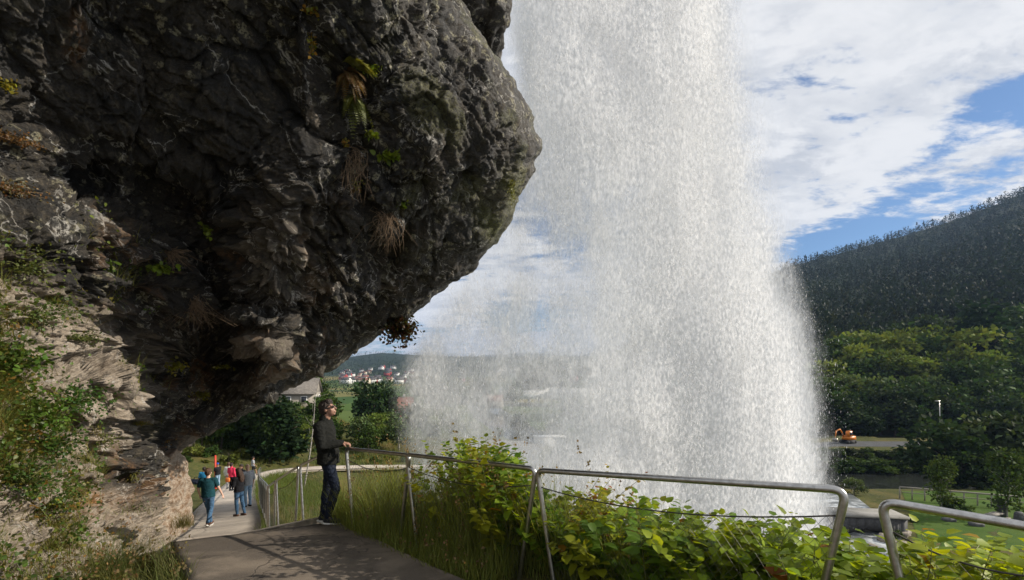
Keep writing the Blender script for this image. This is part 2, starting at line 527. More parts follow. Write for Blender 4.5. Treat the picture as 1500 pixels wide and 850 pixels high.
PF = resample(PATH, .5)
PT = np.gradient(PF[:, :2], axis=0); PT /= np.linalg.norm(PT, axis=1)[:, None]
PN = np.c_[PT[:, 1], -PT[:, 0]]                  # to the right of the walking direction (down the slope)


def path_near(X, Y):
    """signed lateral distance (right +) and path height for points, by nearest polyline sample"""
    Q = np.c_[X, Y]; d = np.empty(len(Q)); z = np.empty(len(Q)); k = np.empty(len(Q), int)
    for a in range(0, len(Q), 20000):
        q = Q[a:a + 20000]
        dd = ((q[:, None, :] - PF[None, :, :2]) ** 2).sum(2); j = dd.argmin(1)
        v = q - PF[j, :2]
        s = (v * PN[j]).sum(1)
        d[a:a + 20000] = np.sign(s) * np.sqrt(dd[np.arange(len(q)), j]); z[a:a + 20000] = PF[j, 2]; k[a:a + 20000] = j
    return d, z, k


RIVER = resample(np.array([(140., 86), (95, 78), (62, 75), (40, 77), (24, 88), (12, 108), (2, 140), (-8, 190), (-16, 250), (-10, 330), (20, 420)]), 4.)


def river_dist(X, Y):
    Q = np.c_[X, Y]; d = np.empty(len(Q))
    for a in range(0, len(Q), 20000):
        q = Q[a:a + 20000]; d[a:a + 20000] = np.sqrt(((q[:, None] - RIVER[None]) ** 2).sum(2).min(1))
    return d


RIDGE_U = (np.array([-800, 300, 500, 560, 620, 700, 800, 880, 920, 950, 985, 1050, 1150, 1200, 1300, 1400, 1500, 1700, 2400]) - CX) / F
RIDGE_E = (HY - np.array([470, 500, 524, 517, 520, 523, 521, 522, 505, 485, 470, 440, 391, 379, 352, 322, 284, 235, 170])) / F
RIDGE_Y = np.array([1500, 1700, 1800, 1800, 1900, 1900, 1800, 1500, 1300, 1100, 1000, 900, 820, 800, 760, 720, 690, 640, 500.])
RIDGE_0 = np.array([700, 800, 900, 900, 900, 900, 800, 600, 450, 350, 280, 200, 120, 108, 104, 104, 104, 100, 90.])


def terrain(X, Y, fine=True):
    X = np.asarray(X, float); Y = np.asarray(Y, float)
    d, zp, k = path_near(X, Y)
    zf = -17.2 - 2.3 * sstep(60, 320, Y) + .25 * fbm(np.c_[X * .03, Y * .03, 0 * X], 3)
    # slope falling away on the valley side of the path
    near = 1 - sstep(9, 18, Y)
    w = 1.15 + .55 * near
    r = np.clip(d - w, 0, None)
    zr = zp - .10 - r * (.34 + .45 * near) - .02 * r * near
    zl = zp - .12 + .26 * np.clip(-d - w, 0, 30)
    side = np.where(d > 0, zr, zl)
    flat = zp - .16
    z = np.where(np.abs(d) < w, flat, side)
    # left hillside behind the bend of the path
    zh = -11.2 + .13 * np.clip(-X - 24, 0, 60) - (X + 24).clip(0, 30) * .2
    zh = zh + 5.5 * np.exp(-((X + 42) / 11) ** 2 - ((Y - 86) / 9) ** 2)
    zh = np.maximum(zh - .012 * np.clip(Y - 70, 0, 1e4) ** 1.3, zf)
    z = np.where(Y > 49, z + (zh - z) * sstep(49, 58, Y) * sstep(-10, -20, X), z)
    z = z + (zf - z) * sstep(75, 120, Y)
    # valley floor
    z = np.where(Y < 110, np.maximum(z, zf) + .6 * np.exp(-np.abs(z - zf) / .8), z)
    # right side: lawn, river bank, road, wooded foot of the hill
    u = X / np.maximum(Y, .1)
    rt = sstep(.55, .72, u) * sstep(26, 40, Y)
    zR = np.interp(Y, [30, 40, 55, 61, 67, 84, 92, 101, 104], [-14.9, -15.0, -15.2, -15.6, -18.0, -18.6, -15.3, -15.1, -14.8])
    z = z + (zR - z) * rt * (1 - sstep(104, 110, Y) * 0)
    rd = river_dist(X, Y)
    z = z - np.clip(z + 19.4, 0, 9) * (1 - sstep(4.5, 10.5, rd))
    # pool under the fall
    pd = np.hypot((X - 6) / 15, (Y - 20) / 8.5)
    z = z + (-11.5 - z) * (1 - sstep(.75, 1.25, pd)) * (Y > 7)
    # hills
    e = np.interp(u, RIDGE_U, RIDGE_E); ry = np.interp(u, RIDGE_U, RIDGE_Y); r0 = np.interp(u, RIDGE_U, RIDGE_0)
    a = np.clip((Y - r0) / (ry - r0), 0, 1)
    top = e * ry
    far = (Y > r0)
    zz = -17.5 + (top + 17.5) * a ** 1.12
    zz = np.where(Y > ry, top - (Y - ry) * .22, zz)
    if fine:
        n = fbm(np.c_[X * .008, Y * .008, 0 * X], 4)
        zz = zz + n * 12 * sstep(0, .3, a) * (1 - .75 * sstep(.8, 1, a)) * sstep(200, 700, Y)
    z = np.where(far, np.maximum(zz, z - 3) if True else zz, z)
    if fine:
        z = z + .10 * fbm(np.c_[X * .5, Y * .5, 0 * X], 3) * sstep(1.3, 2.2, np.abs(d)) * (1 - sstep(40, 60, Y))
    return z


def ground_at(x, y):
    return terrain(np.array([x]), np.array([y]))[0]


def at_ground(px, py_guess, d):
    """ground point at photo column px, distance d"""
    x = (px - CX) * d / F
    return np.array([x, d, ground_at(x, d)])


# ground sheet: polar fan, fine close by, reaching the far hills
na, nr = 420, 420
uu = np.linspace(-1.9, 1.9, na)
rr = np.concatenate([np.linspace(-6, 1.5, 16), np.geomspace(1.6, 2600, nr)])
GX = []; 
UU, YY = np.meshgrid(uu, rr)
spread = np.where(YY < 6, 6.0 + 0 * YY, YY)
XX = UU * spread
ZZ = terrain(XX.ravel(), YY.ravel()).reshape(XX.shape)
GV = np.c_[XX.ravel(), YY.ravel(), ZZ.ravel()]
nrow, ncol = XX.shape
ii = np.arange(nrow * ncol).reshape(nrow, ncol)
GF = np.stack([ii[:-1, :-1], ii[:-1, 1:], ii[1:, 1:], ii[1:, :-1]], -1).reshape(-1, 4)


def ground_mat():
    m, t, out = new_mat('valley_ground')
    co = t.node('ShaderNodeNewGeometry').outputs['Position']
    flat = t.scale(co, (1, 1, 0))
    a = t.noise(flat, .35, 6, .6); b = t.noise(flat, 3.5, 6, .7); f = t.noise(flat, .02, 3, .5)
    vo = t.node('ShaderNodeTexVoronoi', ins={'Vector': flat, 'Scale': .011, 'Randomness': .9})
    field = t.node('ShaderNodeSeparateColor', ins={0: vo.outputs['Color']})
    green = t.mix(t.ramp(a, .3, .7), (.030, .044, .012), (.062, .075, .020))
    green = t.mix(t.math('MULTIPLY', t.ramp(b, .42, .66), .8), green, (.12, .098, .038))
    green = t.mix(t.math('MULTIPLY', t.ramp(t.noise(flat, .14, 5, .65), .48, .62), .7), green, (.125, .10, .035))
    fcol = t.mix(field.outputs[0], (.03, .07, .013), (.08, .115, .025))
    fcol = t.mix(t.ramp(field.outputs[1], .6, .75), fcol, (.20, .17, .06))
    c = t.mix(t.ramp(f, .35, .5), green, fcol)
    dist = t.node('ShaderNodeSeparateXYZ', ins={0: co})
    c = t.mix(t.ramp(dist.outputs[1], 110, 150), green, c)
    wood = t.mix(t.ramp(t.noise(co, .05, 6, .65), .35, .65), (.010, .019, .010), (.032, .045, .016))
    c = t.mix(t.ramp(dist.outputs[2], -14, -6, 0, 1), c, t.mix(t.ramp(dist.outputs[1], 100, 130), c, wood))
    bs = t.node('ShaderNodeBsdfPrincipled', ins={'Roughness': .95, 'Specular IOR Level': .1}); t.put(bs.inputs['Base Color'], c)
    t.put(bs.inputs['Normal'], t.node('ShaderNodeBump', ins={'Strength': .6, 'Distance': .15, 'Height': b}).outputs[0])
    t.l.new(bs.outputs[0], out.inputs[0]); return m


tag(mesh_np('ground', GV, GF, ground_mat(), smooth=True), 'green valley ground falling from the path to the river plain', 'ground', kind='structure')

# ---- the concrete path: upper slab with an edge, lower ribbon
left = np.array([(-2.3, -4, -1.44), (-2.35, 1.0, -1.66), (-3.02, 4.3, -1.97), (-4.42, 5.90, -2.205)])
right = np.array([(3.6, -3, -1.42), (2.2, 1.2, -1.66), (-.42, 4.26, -1.955), (-2.62, 6.75, -2.215)])


def ribbon(name, L, Rr, mat, thick=.0, rows=1, label=None, cat=None, wob=0.0):
    n = len(L); rows_t = np.linspace(0, 1, rows + 1)
    V = np.concatenate([L + (Rr - L) * w for w in rows_t]); k = rows + 1
    if wob: V[:, 2] += wob * fbm(V * np.array([1.3, 1.3, 0]), 3)
    idx = np.arange(k * n).reshape(k, n)
    Fq = np.stack([idx[:-1, :-1], idx[1:, :-1], idx[1:, 1:], idx[:-1, 1:]], -1).reshape(-1, 4)
    if thick:
        B = V.copy(); B[:, 2] -= thick; nn = len(V); V = np.concatenate([V, B])
        e = [np.c_[idx[r, :-1], idx[r, 1:], idx[r, 1:] + nn, idx[r, :-1] + nn] for r in (0, -1)]
        e += [np.c_[idx[:-1, c], idx[1:, c], idx[1:, c] + nn, idx[:-1, c] + nn] for c in (0, -1)]
        Fq = np.concatenate([Fq] + e)
    return mesh_np(name, V, Fq, mat, smooth=False)


LU, RU = resample(left, .12), resample(right, .12)
n = min(len(LU), len(RU))
ql = np.linspace(0, len(LU) - 1, 90).astype(int); qr = np.linspace(0, len(RU) - 1, 90).astype(int)
LU, RU = LU[ql], RU[qr]
wig = fbm(np.c_[LU[:, 1] * 2, LU[:, 0] * 2, 0 * LU[:, 0]], 3) * .03
LU[:, 0] += wig; RU[:, 0] += fbm(np.c_[RU[:, 1] * 2.3, RU[:, 0] * 2, 0 * LU[:, 0] + 5], 4) * .06
o = ribbon('path', LU, RU, M['path'], .17, 24, wob=.012); tag(o, 'worn grey concrete path on which the man stands', 'path', kind='structure')
k0 = int(np.argmin(((PF[:, :2] - np.array([-3.55, 6.27])) ** 2).sum(1)))
PL = PF[k0 + 1:]; NL = PN[k0 + 1:]
wv = np.c_[NL * 1.12, np.zeros(len(NL))]
o = ribbon('lower_path', PL - wv * .98 + [0, 0, .01], PL + wv + [0, 0, .01], M['path_pale'], .18, 6, wob=.01); tag(o, 'pale path running downhill behind the fall', 'path', kind='structure')


# ---- ribbons draped on the ground: road, river, lawn, field, parking
def drape(name, poly, mat, label, cat, lift=.03, n=26, m=40):
    """sheet between two polylines, following the ground"""
    A, B = (resample(np.array(p, float), 1.0) for p in poly)
    qa = np.linspace(0, len(A) - 1, m).astype(int); qb = np.linspace(0, len(B) - 1, m).astype(int)
    w = np.linspace(0, 1, n)[:, None, None]
    V = (A[qa][None] * (1 - w) + B[qb][None] * w).reshape(-1, 2)
    z = terrain(V[:, 0], V[:, 1]) + lift
    idx = np.arange(n * m).reshape(n, m)
    Fq = np.stack([idx[:-1, :-1], idx[1:, :-1], idx[1:, 1:], idx[:-1, 1:]], -1).reshape(-1, 4)
    return tag(mesh_np(name, np.c_[V, z], Fq, mat, smooth=True), label, cat, kind='structure')


def water_mat(name, c, rough=.12, bump=.25, sc=(1.5, 1.5, 1.5), foam=.0):
    m, t, out = new_mat(name)
    co = t.node('ShaderNodeNewGeometry').outputs['Position']
    nz = t.noise(t.scale(co, sc), 1.0, 5, .6, .5)
    bs = t.node('ShaderNodeBsdfPrincipled', ins={'Roughness': rough})
    t.put(bs.inputs['Base Color'], t.mix(t.ramp(t.noise(co, .6, 6, .65, .6), .5 - foam, .75 - foam), c, (.6, .63, .64)) if foam else c)
    t.put(bs.inputs['Normal'], t.node('ShaderNodeBump', ins={'Strength': bump, 'Distance': .2, 'Height': nz}).outputs[0])
    t.l.new(bs.outputs[0], out.inputs[0]); return m


RT = np.gradient(RIVER, axis=0); RT /= np.linalg.norm(RT, axis=1)[:, None]; RN = np.c_[RT[:, 1], -RT[:, 0]]
zw = np.interp(RIVER[:, 1], [70, 420], [-18.5, -18.9])
rl = np.c_[RIVER - RN * 8.2, zw]; rg = np.c_[RIVER + RN * 8.2, zw]
tag(ribbon('river', rl, rg, water_mat('river_water', (.018, .02, .018), .1, .3, (.9, .9, .9)), 0, 3), 'dark river bending across the valley', 'river', kind='structure')
lawn_m, tl, ol = new_mat('mown_grass')
co = tl.node('ShaderNodeNewGeometry').outputs['Position']
bs = tl.node('ShaderNodeBsdfPrincipled', ins={'Roughness': .9, 'Specular IOR Level': .1})
tl.put(bs.inputs['Base Color'], tl.mix(tl.ramp(tl.noise(co, .5, 6, .65), .3, .7), (.038, .080, .010), (.070, .112, .018)))
tl.put(bs.inputs['Normal'], tl.node('ShaderNodeBump', ins={'Strength': .5, 'Distance': .1, 'Height': tl.noise(co, 9, 4, .7)}).outputs[0])
tl.l.new(bs.outputs[0], ol.inputs[0]); M['lawn'] = lawn_m
drape('lawn', [[(35, 39), (60, 38), (90, 40)], [(50.5, 59), (75, 59.5), (110, 62)]], M['lawn'], 'bright mown lawn above the river', 'lawn')
drape('road', [[(60, 93.5), (88, 92.5), (130, 92)], [(62, 99.5), (90, 99), (130, 99)]], M['asphalt'], 'grey road on the far river bank', 'road')
drape('parking_area', [[(-8, 78), (10, 78), (34, 74)], [(-12, 108), (6, 104), (22, 92)]], M['parking'], 'pale gravel parking area beside the river', 'parking')
drape('meadow', [[(-92, 225), (-60, 215), (-40, 220)], [(-120, 420), (-90, 420), (-50, 430)]], M['lawn'], 'bright green meadow beyond the trees', 'meadow', .12)

# plunge pool
pa = np.linspace(0, 2 * math.pi, 60, endpoint=False)
rad = np.linspace(0, 1, 16)[1:]
pv = [np.array([[6.0, 20, -10.6]])] + [np.c_[6.0 + 17 * r_ * np.cos(pa), 20 + 10 * r_ * np.sin(pa), np.full(60, -10.6)] for r_ in rad]
pv = np.concatenate(pv); pv[:, 2] += .18 * fbm(pv * 1.1, 3)
i_ = np.arange(60); j_ = (i_ + 1) % 60
pq = np.concatenate([np.c_[1 + k * 60 + i_, 1 + k * 60 + j_, 1 + (k + 1) * 60 + j_, 1 + (k + 1) * 60 + i_] for k in range(14)])
tag(mesh_np('pool', pv, [pq, np.c_[np.zeros(60, int), 1 + i_, 1 + j_]], water_mat('foaming_water', (.35, .38, .39), .35, .6, (2, 2, 2), .12), smooth=True),
    'white foaming pool under the waterfall', 'pool', kind='structure')
# ================================================================ the overhanging cliff
SIL = np.array([(-520, 600), (-300, 640), (-100, 660), (0, 672), (40, 690), (90, 733), (140, 762), (170, 778), (200, 788), (225, 789), (250, 784), (310, 754), (350, 728), (390, 690), (415, 660),
                (440, 624), (465, 596), (490, 562), (520, 516), (535, 492), (548, 466), (558, 436), (575, 408), (600, 385), (620, 335), (640, 292), (655, 264), (690, 246), (720, 240), (790, 236), (860, 220), (960, 190), (1100, 150)])
DC = np.array([(790, 200, 8.3), (700, 200, 7.2), (600, 200, 6.8), (500, 150, 6.4), (400, 200, 6.3), (300, 200, 6.1), (200, 200, 5.8), (100, 150, 5.2), (0, 100, 4.5), (0, 300, 4.7), (-300, 200, 3.2), (-300, 600, 3.1), (-300, -200, 3.0), (-300, 900, 3.0),
               (672, 0, 7.0), (600, 0, 6.0), (400, 0, 5.1), (200, 0, 4.8), (0, 0, 4.1), (630, -300, 5.0), (600, -500, 3.9), (300, -500, 3.1), (300, -300, 3.7), (0, -300, 3.2),
               (755, 310, 9.0), (650, 320, 7.9), (550, 320, 7.4), (450, 320, 7.0), (380, 380, 7.2), (300, 350, 7.2), (200, 330, 6.3), (100, 330, 5.3),
               (690, 390, 10.1), (624, 440, 11.2), (560, 400, 9.0), (500, 450, 9.2), (420, 450, 8.2), (400, 520, 8.7), (340, 500, 8.8), (300, 430, 8.2), (250, 420, 7.1), (180, 400, 6.1),
               (562, 490, 12), (516, 520, 12.8), (466, 548, 13.3), (430, 560, 13.3), (385, 600, 13.4), (330, 620, 12.8), (280, 640, 12.2), (300, 560, 11.2), (350, 560, 11.2), (250, 560, 9.8), (230, 620, 10.2),
               (200, 480, 7.2), (150, 520, 6.3), (100, 500, 5.7), (50, 500, 5.1), (0, 500, 4.6), (200, 600, 8.0), (230, 700, 9.4), (150, 650, 6.8), (100, 700, 5.9), (50, 700, 5.1), (0, 700, 4.4), (200, 750, 8.2), (238, 790, 8.6), (100, 800, 5.3), (0, 850, 4.0), (0, 1000, 3.8), (200, 900, 6.0), (150, 1100, 5.0)], float)
_a = np.hypot(*(DC[:, None, :2] - DC[None, :, :2]).transpose(2, 0, 1)) / 100
_K = np.sqrt(_a ** 2 + .25)
_A = np.block([[_K + 1e-3 * np.eye(len(DC)), np.ones((len(DC), 1))], [np.ones((1, len(DC))), np.zeros((1, 1))]])
_wt = np.linalg.solve(_A, np.r_[np.log(DC[:, 2]), 0])


def depth0(px, py):
    out = np.empty(len(px))
    for a in range(0, len(px), 20000):
        q = np.hypot(px[a:a + 20000, None] - DC[None, :, 0], py[a:a + 20000, None] - DC[None, :, 1]) / 100
        out[a:a + 20000] = np.exp(np.sqrt(q ** 2 + .25) @ _wt[:-1] + _wt[-1])
    return out


NR, NC = 560, 600
pyr = np.concatenate([np.linspace(-520, -20, 70, endpoint=False), np.linspace(-20, 820, 430), np.linspace(823, 1100, 60)])
xs = np.interp(pyr, SIL[:, 0], SIL[:, 1])
xs = xs + 6 * fbm(np.c_[pyr / 38, 0 * pyr, 0 * pyr + 2.2], 4)
tt = np.linspace(0, 1, NC) ** 1.08
xl = -420.0
PX = xs[:, None] + (xl - xs)[:, None] * tt[None]
PY = np.repeat(pyr[:, None], NC, 1)
D = depth0(PX.ravel(), PY.ravel()).reshape(PX.shape)
ed = (xs[:, None] - PX)                                   # pixels in from the outline
D = D + D * .10 * np.exp(-ed / 9.0) + D * .05 * np.exp(-ed / 40.0)
# hollows (+) and shoulders (-) the photograph shows
for x, y, rx, ry, a in ((130, 260, 70, 40, .55), (270, 300, 60, 40, .5), (330, 360, 45, 55, .35), (235, 395, 60, 22, .35), (300, 520, 60, 45, .9), (250, 500, 40, 30, .35),
                        (450, 160, 26, 60, -.28), (445, 60, 30, 60, -.15), (560, 370, 25, 30, .35), (420, 330, 45, 70, -.22), (395, 410, 50, 40, -.20), (350, 475, 60, 22, -.30), (385, 505, 45, 12, -.40), (400, 528, 30, 7, -.25), (370, 470, 50, 8, -.2),
                        (385, 545, 45, 12, -.35), (190, 470, 60, 30, -.15), (170, 560, 60, 25, -.25), (215, 640, 25, 45, -.25), (120, 690, 45, 35, -.25), (165, 700, 25, 40, .35), (225, 690, 30, 22, .30), 
                        (560, 130, 35, 100, .22), (680, 230, 22, 120, .14), (620, 250, 50, 60, -.15), (530, 250, 16, 120, .20), (90, 560, 60, 20, -.2), (110, 610, 60, 14, .2)):
    D = D + a * np.exp(-((PX - x) / rx) ** 2 - ((PY - y) / ry) ** 2)
B = np.stack([(PX - CX) * D / F, D, (HY - PY) * D / F], -1)


def grid_normals(B):
    du = np.gradient(B, axis=1); dv = np.gradient(B, axis=0)
    n = np.cross(du, dv); n = unit(n)
    s = np.sign((n * -B).sum(-1, keepdims=True)); return n * np.where(s == 0, 1, s)


N0 = grid_normals(B)
q = B.reshape(-1, 3)
wrp = np.stack([fbm(q * .7 + 3.1, 3), fbm(q * .7 + 11.7, 3), fbm(q * .7 + 23.9, 3)], 1)
# foliation: beds dip gently low down and steepen towards the nose
steep = sstep(560, 760, PX.ravel()) * sstep(470, 250, PY.ravel())
ax = unit(np.stack([.30 + .75 * steep, .25 + 0 * steep, 1.0 - .62 * steep], 1))
sbed = (q * ax).sum(1) + .16 * wrp[:, 0] + .05 * wrp[:, 1]
anis = q - ax * (q * ax).sum(1)[:, None] * .0


def terrace(s, f, sharp=.72):
    k = s * f; fr = k - np.floor(k)
    return np.where(fr < sharp, fr / sharp, (1 - fr) / (1 - sharp))


beds = (terrace(sbed, 2.3) - .5) * .16 + (terrace(sbed + .4 * wrp[:, 2] * .3, 6.1, .8) - .5) * .065 + (terrace(sbed, 15.0, .8) - .5) * .022
bedamt = np.clip(.35 + .9 * fbm(q * .45 + 40, 2), .12, 1.1)
low = sstep(240, 420, PY.ravel()) * sstep(640, 420, PX.ravel())
bedamt = bedamt * (.55 + .85 * low) * (1 - .7 * steep) + .12 * steep


def cells(p, seed=0):
    """F1 and F2-F1 of a jittered grid: blocky faces and the joints between them"""
    ip = np.floor(p).astype(int); f1 = np.full(len(p), 9.0); f2 = np.full(len(p), 9.0); h1 = np.zeros(len(p))
    for dx in (-1, 0, 1):
        for dy in (-1, 0, 1):
            for dz in (-1, 0, 1):
                c = ip + np.array([dx, dy, dz]); a = _perm[(c[:, 0] + seed) & 255]; b = _perm[(a + c[:, 1]) & 255]; h = _perm[(b + c[:, 2]) & 255]
                j = np.stack([_perm[h], _perm[(h + 57) & 255], _perm[(h + 131) & 255]], 1) / 255.0
                dd = np.sqrt(((c + j - p) ** 2).sum(1))
                nw = dd < f1
                f2 = np.where(nw, f1, np.minimum(f2, dd)); h1 = np.where(nw, h / 255.0, h1); f1 = np.where(nw, dd, f1)
    return f1, f2 - f1, h1


qw = q + .25 * wrp
F1, J1, H1 = cells(qw * np.array([1.0, 1.0, 1.35]))
F1b, J2, H2 = cells(qw * np.array([2.7, 2.7, 3.6]) + 7, 31)
nose = sstep(520, 680, PX.ravel()) * sstep(430, 300, PY.ravel())
disp = .30 * fbm(q * .55 + 5, 3) + .13 * (ridged(qw * .9, 4) - .6) * .6 * (1 - .6 * steep)
disp += ((H1 - .5) * .24 - .11 * np.exp(-J1 / .06) + (H2 - .5) * .12 - .05 * np.exp(-J2 / .07)) * (1 - .45 * nose)
disp += .05 * fbm(qw * 3.1, 4) * (1 - .5 * nose) + .055 * (ridged(qw * np.array([5.0, 5.0, 7.0]), 4) - .5) * (1 - .8 * nose) + .028 * fbm(q * 14, 3) + .012 * fbm(q * 34, 2)
disp += beds * bedamt * 1.5
gd = unit(P(482, 480, 9.0) - P(385, 300, 7.1)); par = (qw @ gd)[:, None] * gd; gq = (qw - par) * 3.4 + par * .7
gm = np.exp(-((PX.ravel() - 430) / 80) ** 2 - ((PY.ravel() - 390) / 110) ** 2)
rg1 = 1 - 2 * np.abs(perlin(gq)); rg2 = 1 - 2 * np.abs(perlin(gq * 2.3 + 4))
disp += gm * (.21 * np.clip(rg1, 0, 1) ** 2.2 + .11 * np.clip(rg2, 0, 1) ** 2 - .10)
crest = gm * np.clip(np.clip(rg1, 0, 1) ** 6 + .6 * np.clip(rg2, 0, 1) ** 6, 0, 1)
crk = np.exp(-((PX.ravel() - np.interp(PY.ravel(), [-50, 60, 150, 250, 330, 420], [448, 470, 512, 516, 545, 560])) / 9) ** 2) * sstep(440, 380, PY.ravel())
disp -= .16 * crk
nd_ = unit(P(775, 190, 8.2) - P(700, 40, 7.2)); par = (q @ nd_)[:, None] * nd_; gq = (q + .12 * wrp - par) * 7.0 + par * .8
disp += sstep(560, 720, PX.ravel()) * sstep(420, 250, PY.ravel()) * .05 * (ridged(gq, 4) - .5)
lowk = low * sstep(330, 200, PX.ravel())
F3, J3, H3 = cells(qw * np.array([2.2, 2.2, 4.2]) + 13, 77)
disp += lowk * ((H3 - .5) * .30 - .10 * np.exp(-J3 / .09) + .10 * (ridged(q * np.array([3, 3, 6.5]), 5) - .5))
edge_k = np.clip(.30 + ed.ravel() / 60, 0, 1)
disp = disp * edge_k
NEARK = np.clip(D.ravel() / 6.5, .55, 1.2)
B2 = B + N0 * (disp * NEARK).reshape(D.shape)[..., None]
N1 = grid_normals(B2)
# pale dry rock low on the left, dark lichen-covered rock above; sun on the ridges and shade in the recess are painted in too
px, py = PX.ravel(), PY.ravel()
pale = sstep(420, 600, py + .35 * (260 - px) + 60 * fbm(q * .9 + 9, 3)) * .95
pale = np.maximum(pale, .55 * np.exp(-((px - 385) / 55) ** 2 - ((py - 505) / 34) ** 2))
pale = np.maximum(pale, .75 * crest)  # ridge crests lightened: raking sun put into the rock colour
pale = np.maximum(pale, .26 * np.exp(-((px - 560) / 110) ** 2 - ((py - 410) / 80) ** 2))
pale = np.maximum(pale, .22 * np.exp(-((px - 640) / 60) ** 2 - ((py - 230) / 90) ** 2))
pale = np.maximum(pale, .38 * np.exp(-((px - 420) / 85) ** 2 - ((py - 370) / 110) ** 2))
pale = np.maximum(pale, .55 * np.exp(-((px - 463) / 14) ** 2 - ((py - 165) / 28) ** 2))
pale = np.maximum(pale, .40 * np.exp(-((px - 170) / 40) ** 2 - ((py - 335) / 16) ** 2))
pale = np.maximum(pale, .30 * np.exp(-((px - 40) / 14) ** 2 - ((py - 60) / 50) ** 2))
pale = pale * np.clip(1 - .85 * np.exp(-((px - 206) / 36) ** 2 - ((py - 700) / 62) ** 2) - 1.1 * np.exp(-((px - 285) / 62) ** 2 - ((py - 575) / 55) ** 2) - .9 * np.exp(-((px - 235) / 34) ** 2 - ((py - 650) / 60) ** 2) - .8 * np.exp(-((px - 360) / 70) ** 2 - ((py - 595) / 40) ** 2) - .9 * np.exp(-((px - 180) / 36) ** 2 - ((py - 690) / 36) ** 2) - .8 * np.exp(-((px - 290) / 60) ** 2 - ((py - 545) / 45) ** 2) - .6 * np.exp(-((px - 225) / 30) ** 2 - ((py - 700) / 20) ** 2), 0, 1)  # shade of the recess put into the colour; dark patches set off the slab
moss = np.clip(np.exp(-((px - 752) / 12) ** 2 - ((py - 285) / 30) ** 2) + .7 * np.exp(-((px - 720) / 20) ** 2 - ((py - 330) / 30) ** 2) + .5 * np.exp(-((px - 215) / 30) ** 2 - ((py - 622) / 12) ** 2)
               + .4 * sstep(500, 640, px) * sstep(420, 250, py) * sstep(0, .5, fbm(q * 1.3 + 70, 3)), 0, 1)
ochre = np.clip(.9 * np.exp(-((px - 105) / 45) ** 2 - ((py - 740) / 22) ** 2) + .8 * np.exp(-((px - 95) / 14) ** 2 - ((py - 30) / 36) ** 2) + .3 * sstep(.15, .6, fbm(q * 1.1 + 33, 3)) * low, 0, 1)
joint = np.clip(np.exp(-J1 / .05) * .8 + np.exp(-J2 / .05) * .5, 0, 1)
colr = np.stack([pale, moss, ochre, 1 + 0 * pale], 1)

# outside of the nose: the surface turns away and runs back into the hill
rim = B2[:, 0, :]; rd = unit(rim)
back = []
for k in range(1, 15):
    s = k / 14.0
    off = rd * (7.0 * s) + np.array([-2.6, .6, 1.0]) * (s ** 1.6) * 1.6
    b = rim + off
    b = b + .35 * s ** .5 * np.stack([fbm(b * .8, 3), fbm(b * .8 + 9, 3), fbm(b * .8 + 19, 3)], 1) * np.array([.3, 1, .6])
    back.append(b)
back = np.stack(back[::-1], 1)
ALL = np.concatenate([back, B2], 1); nb = back.shape[1]
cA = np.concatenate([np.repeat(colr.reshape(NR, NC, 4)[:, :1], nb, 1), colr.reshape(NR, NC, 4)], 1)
jA = np.concatenate([np.zeros((NR, nb)), joint.reshape(NR, NC)], 1)
ii = np.arange(NR * (NC + nb)).reshape(NR, NC + nb)
CF = np.stack([ii[:-1, :-1], ii[1:, :-1], ii[1:, 1:], ii[:-1, 1:]], -1).reshape(-1, 4)


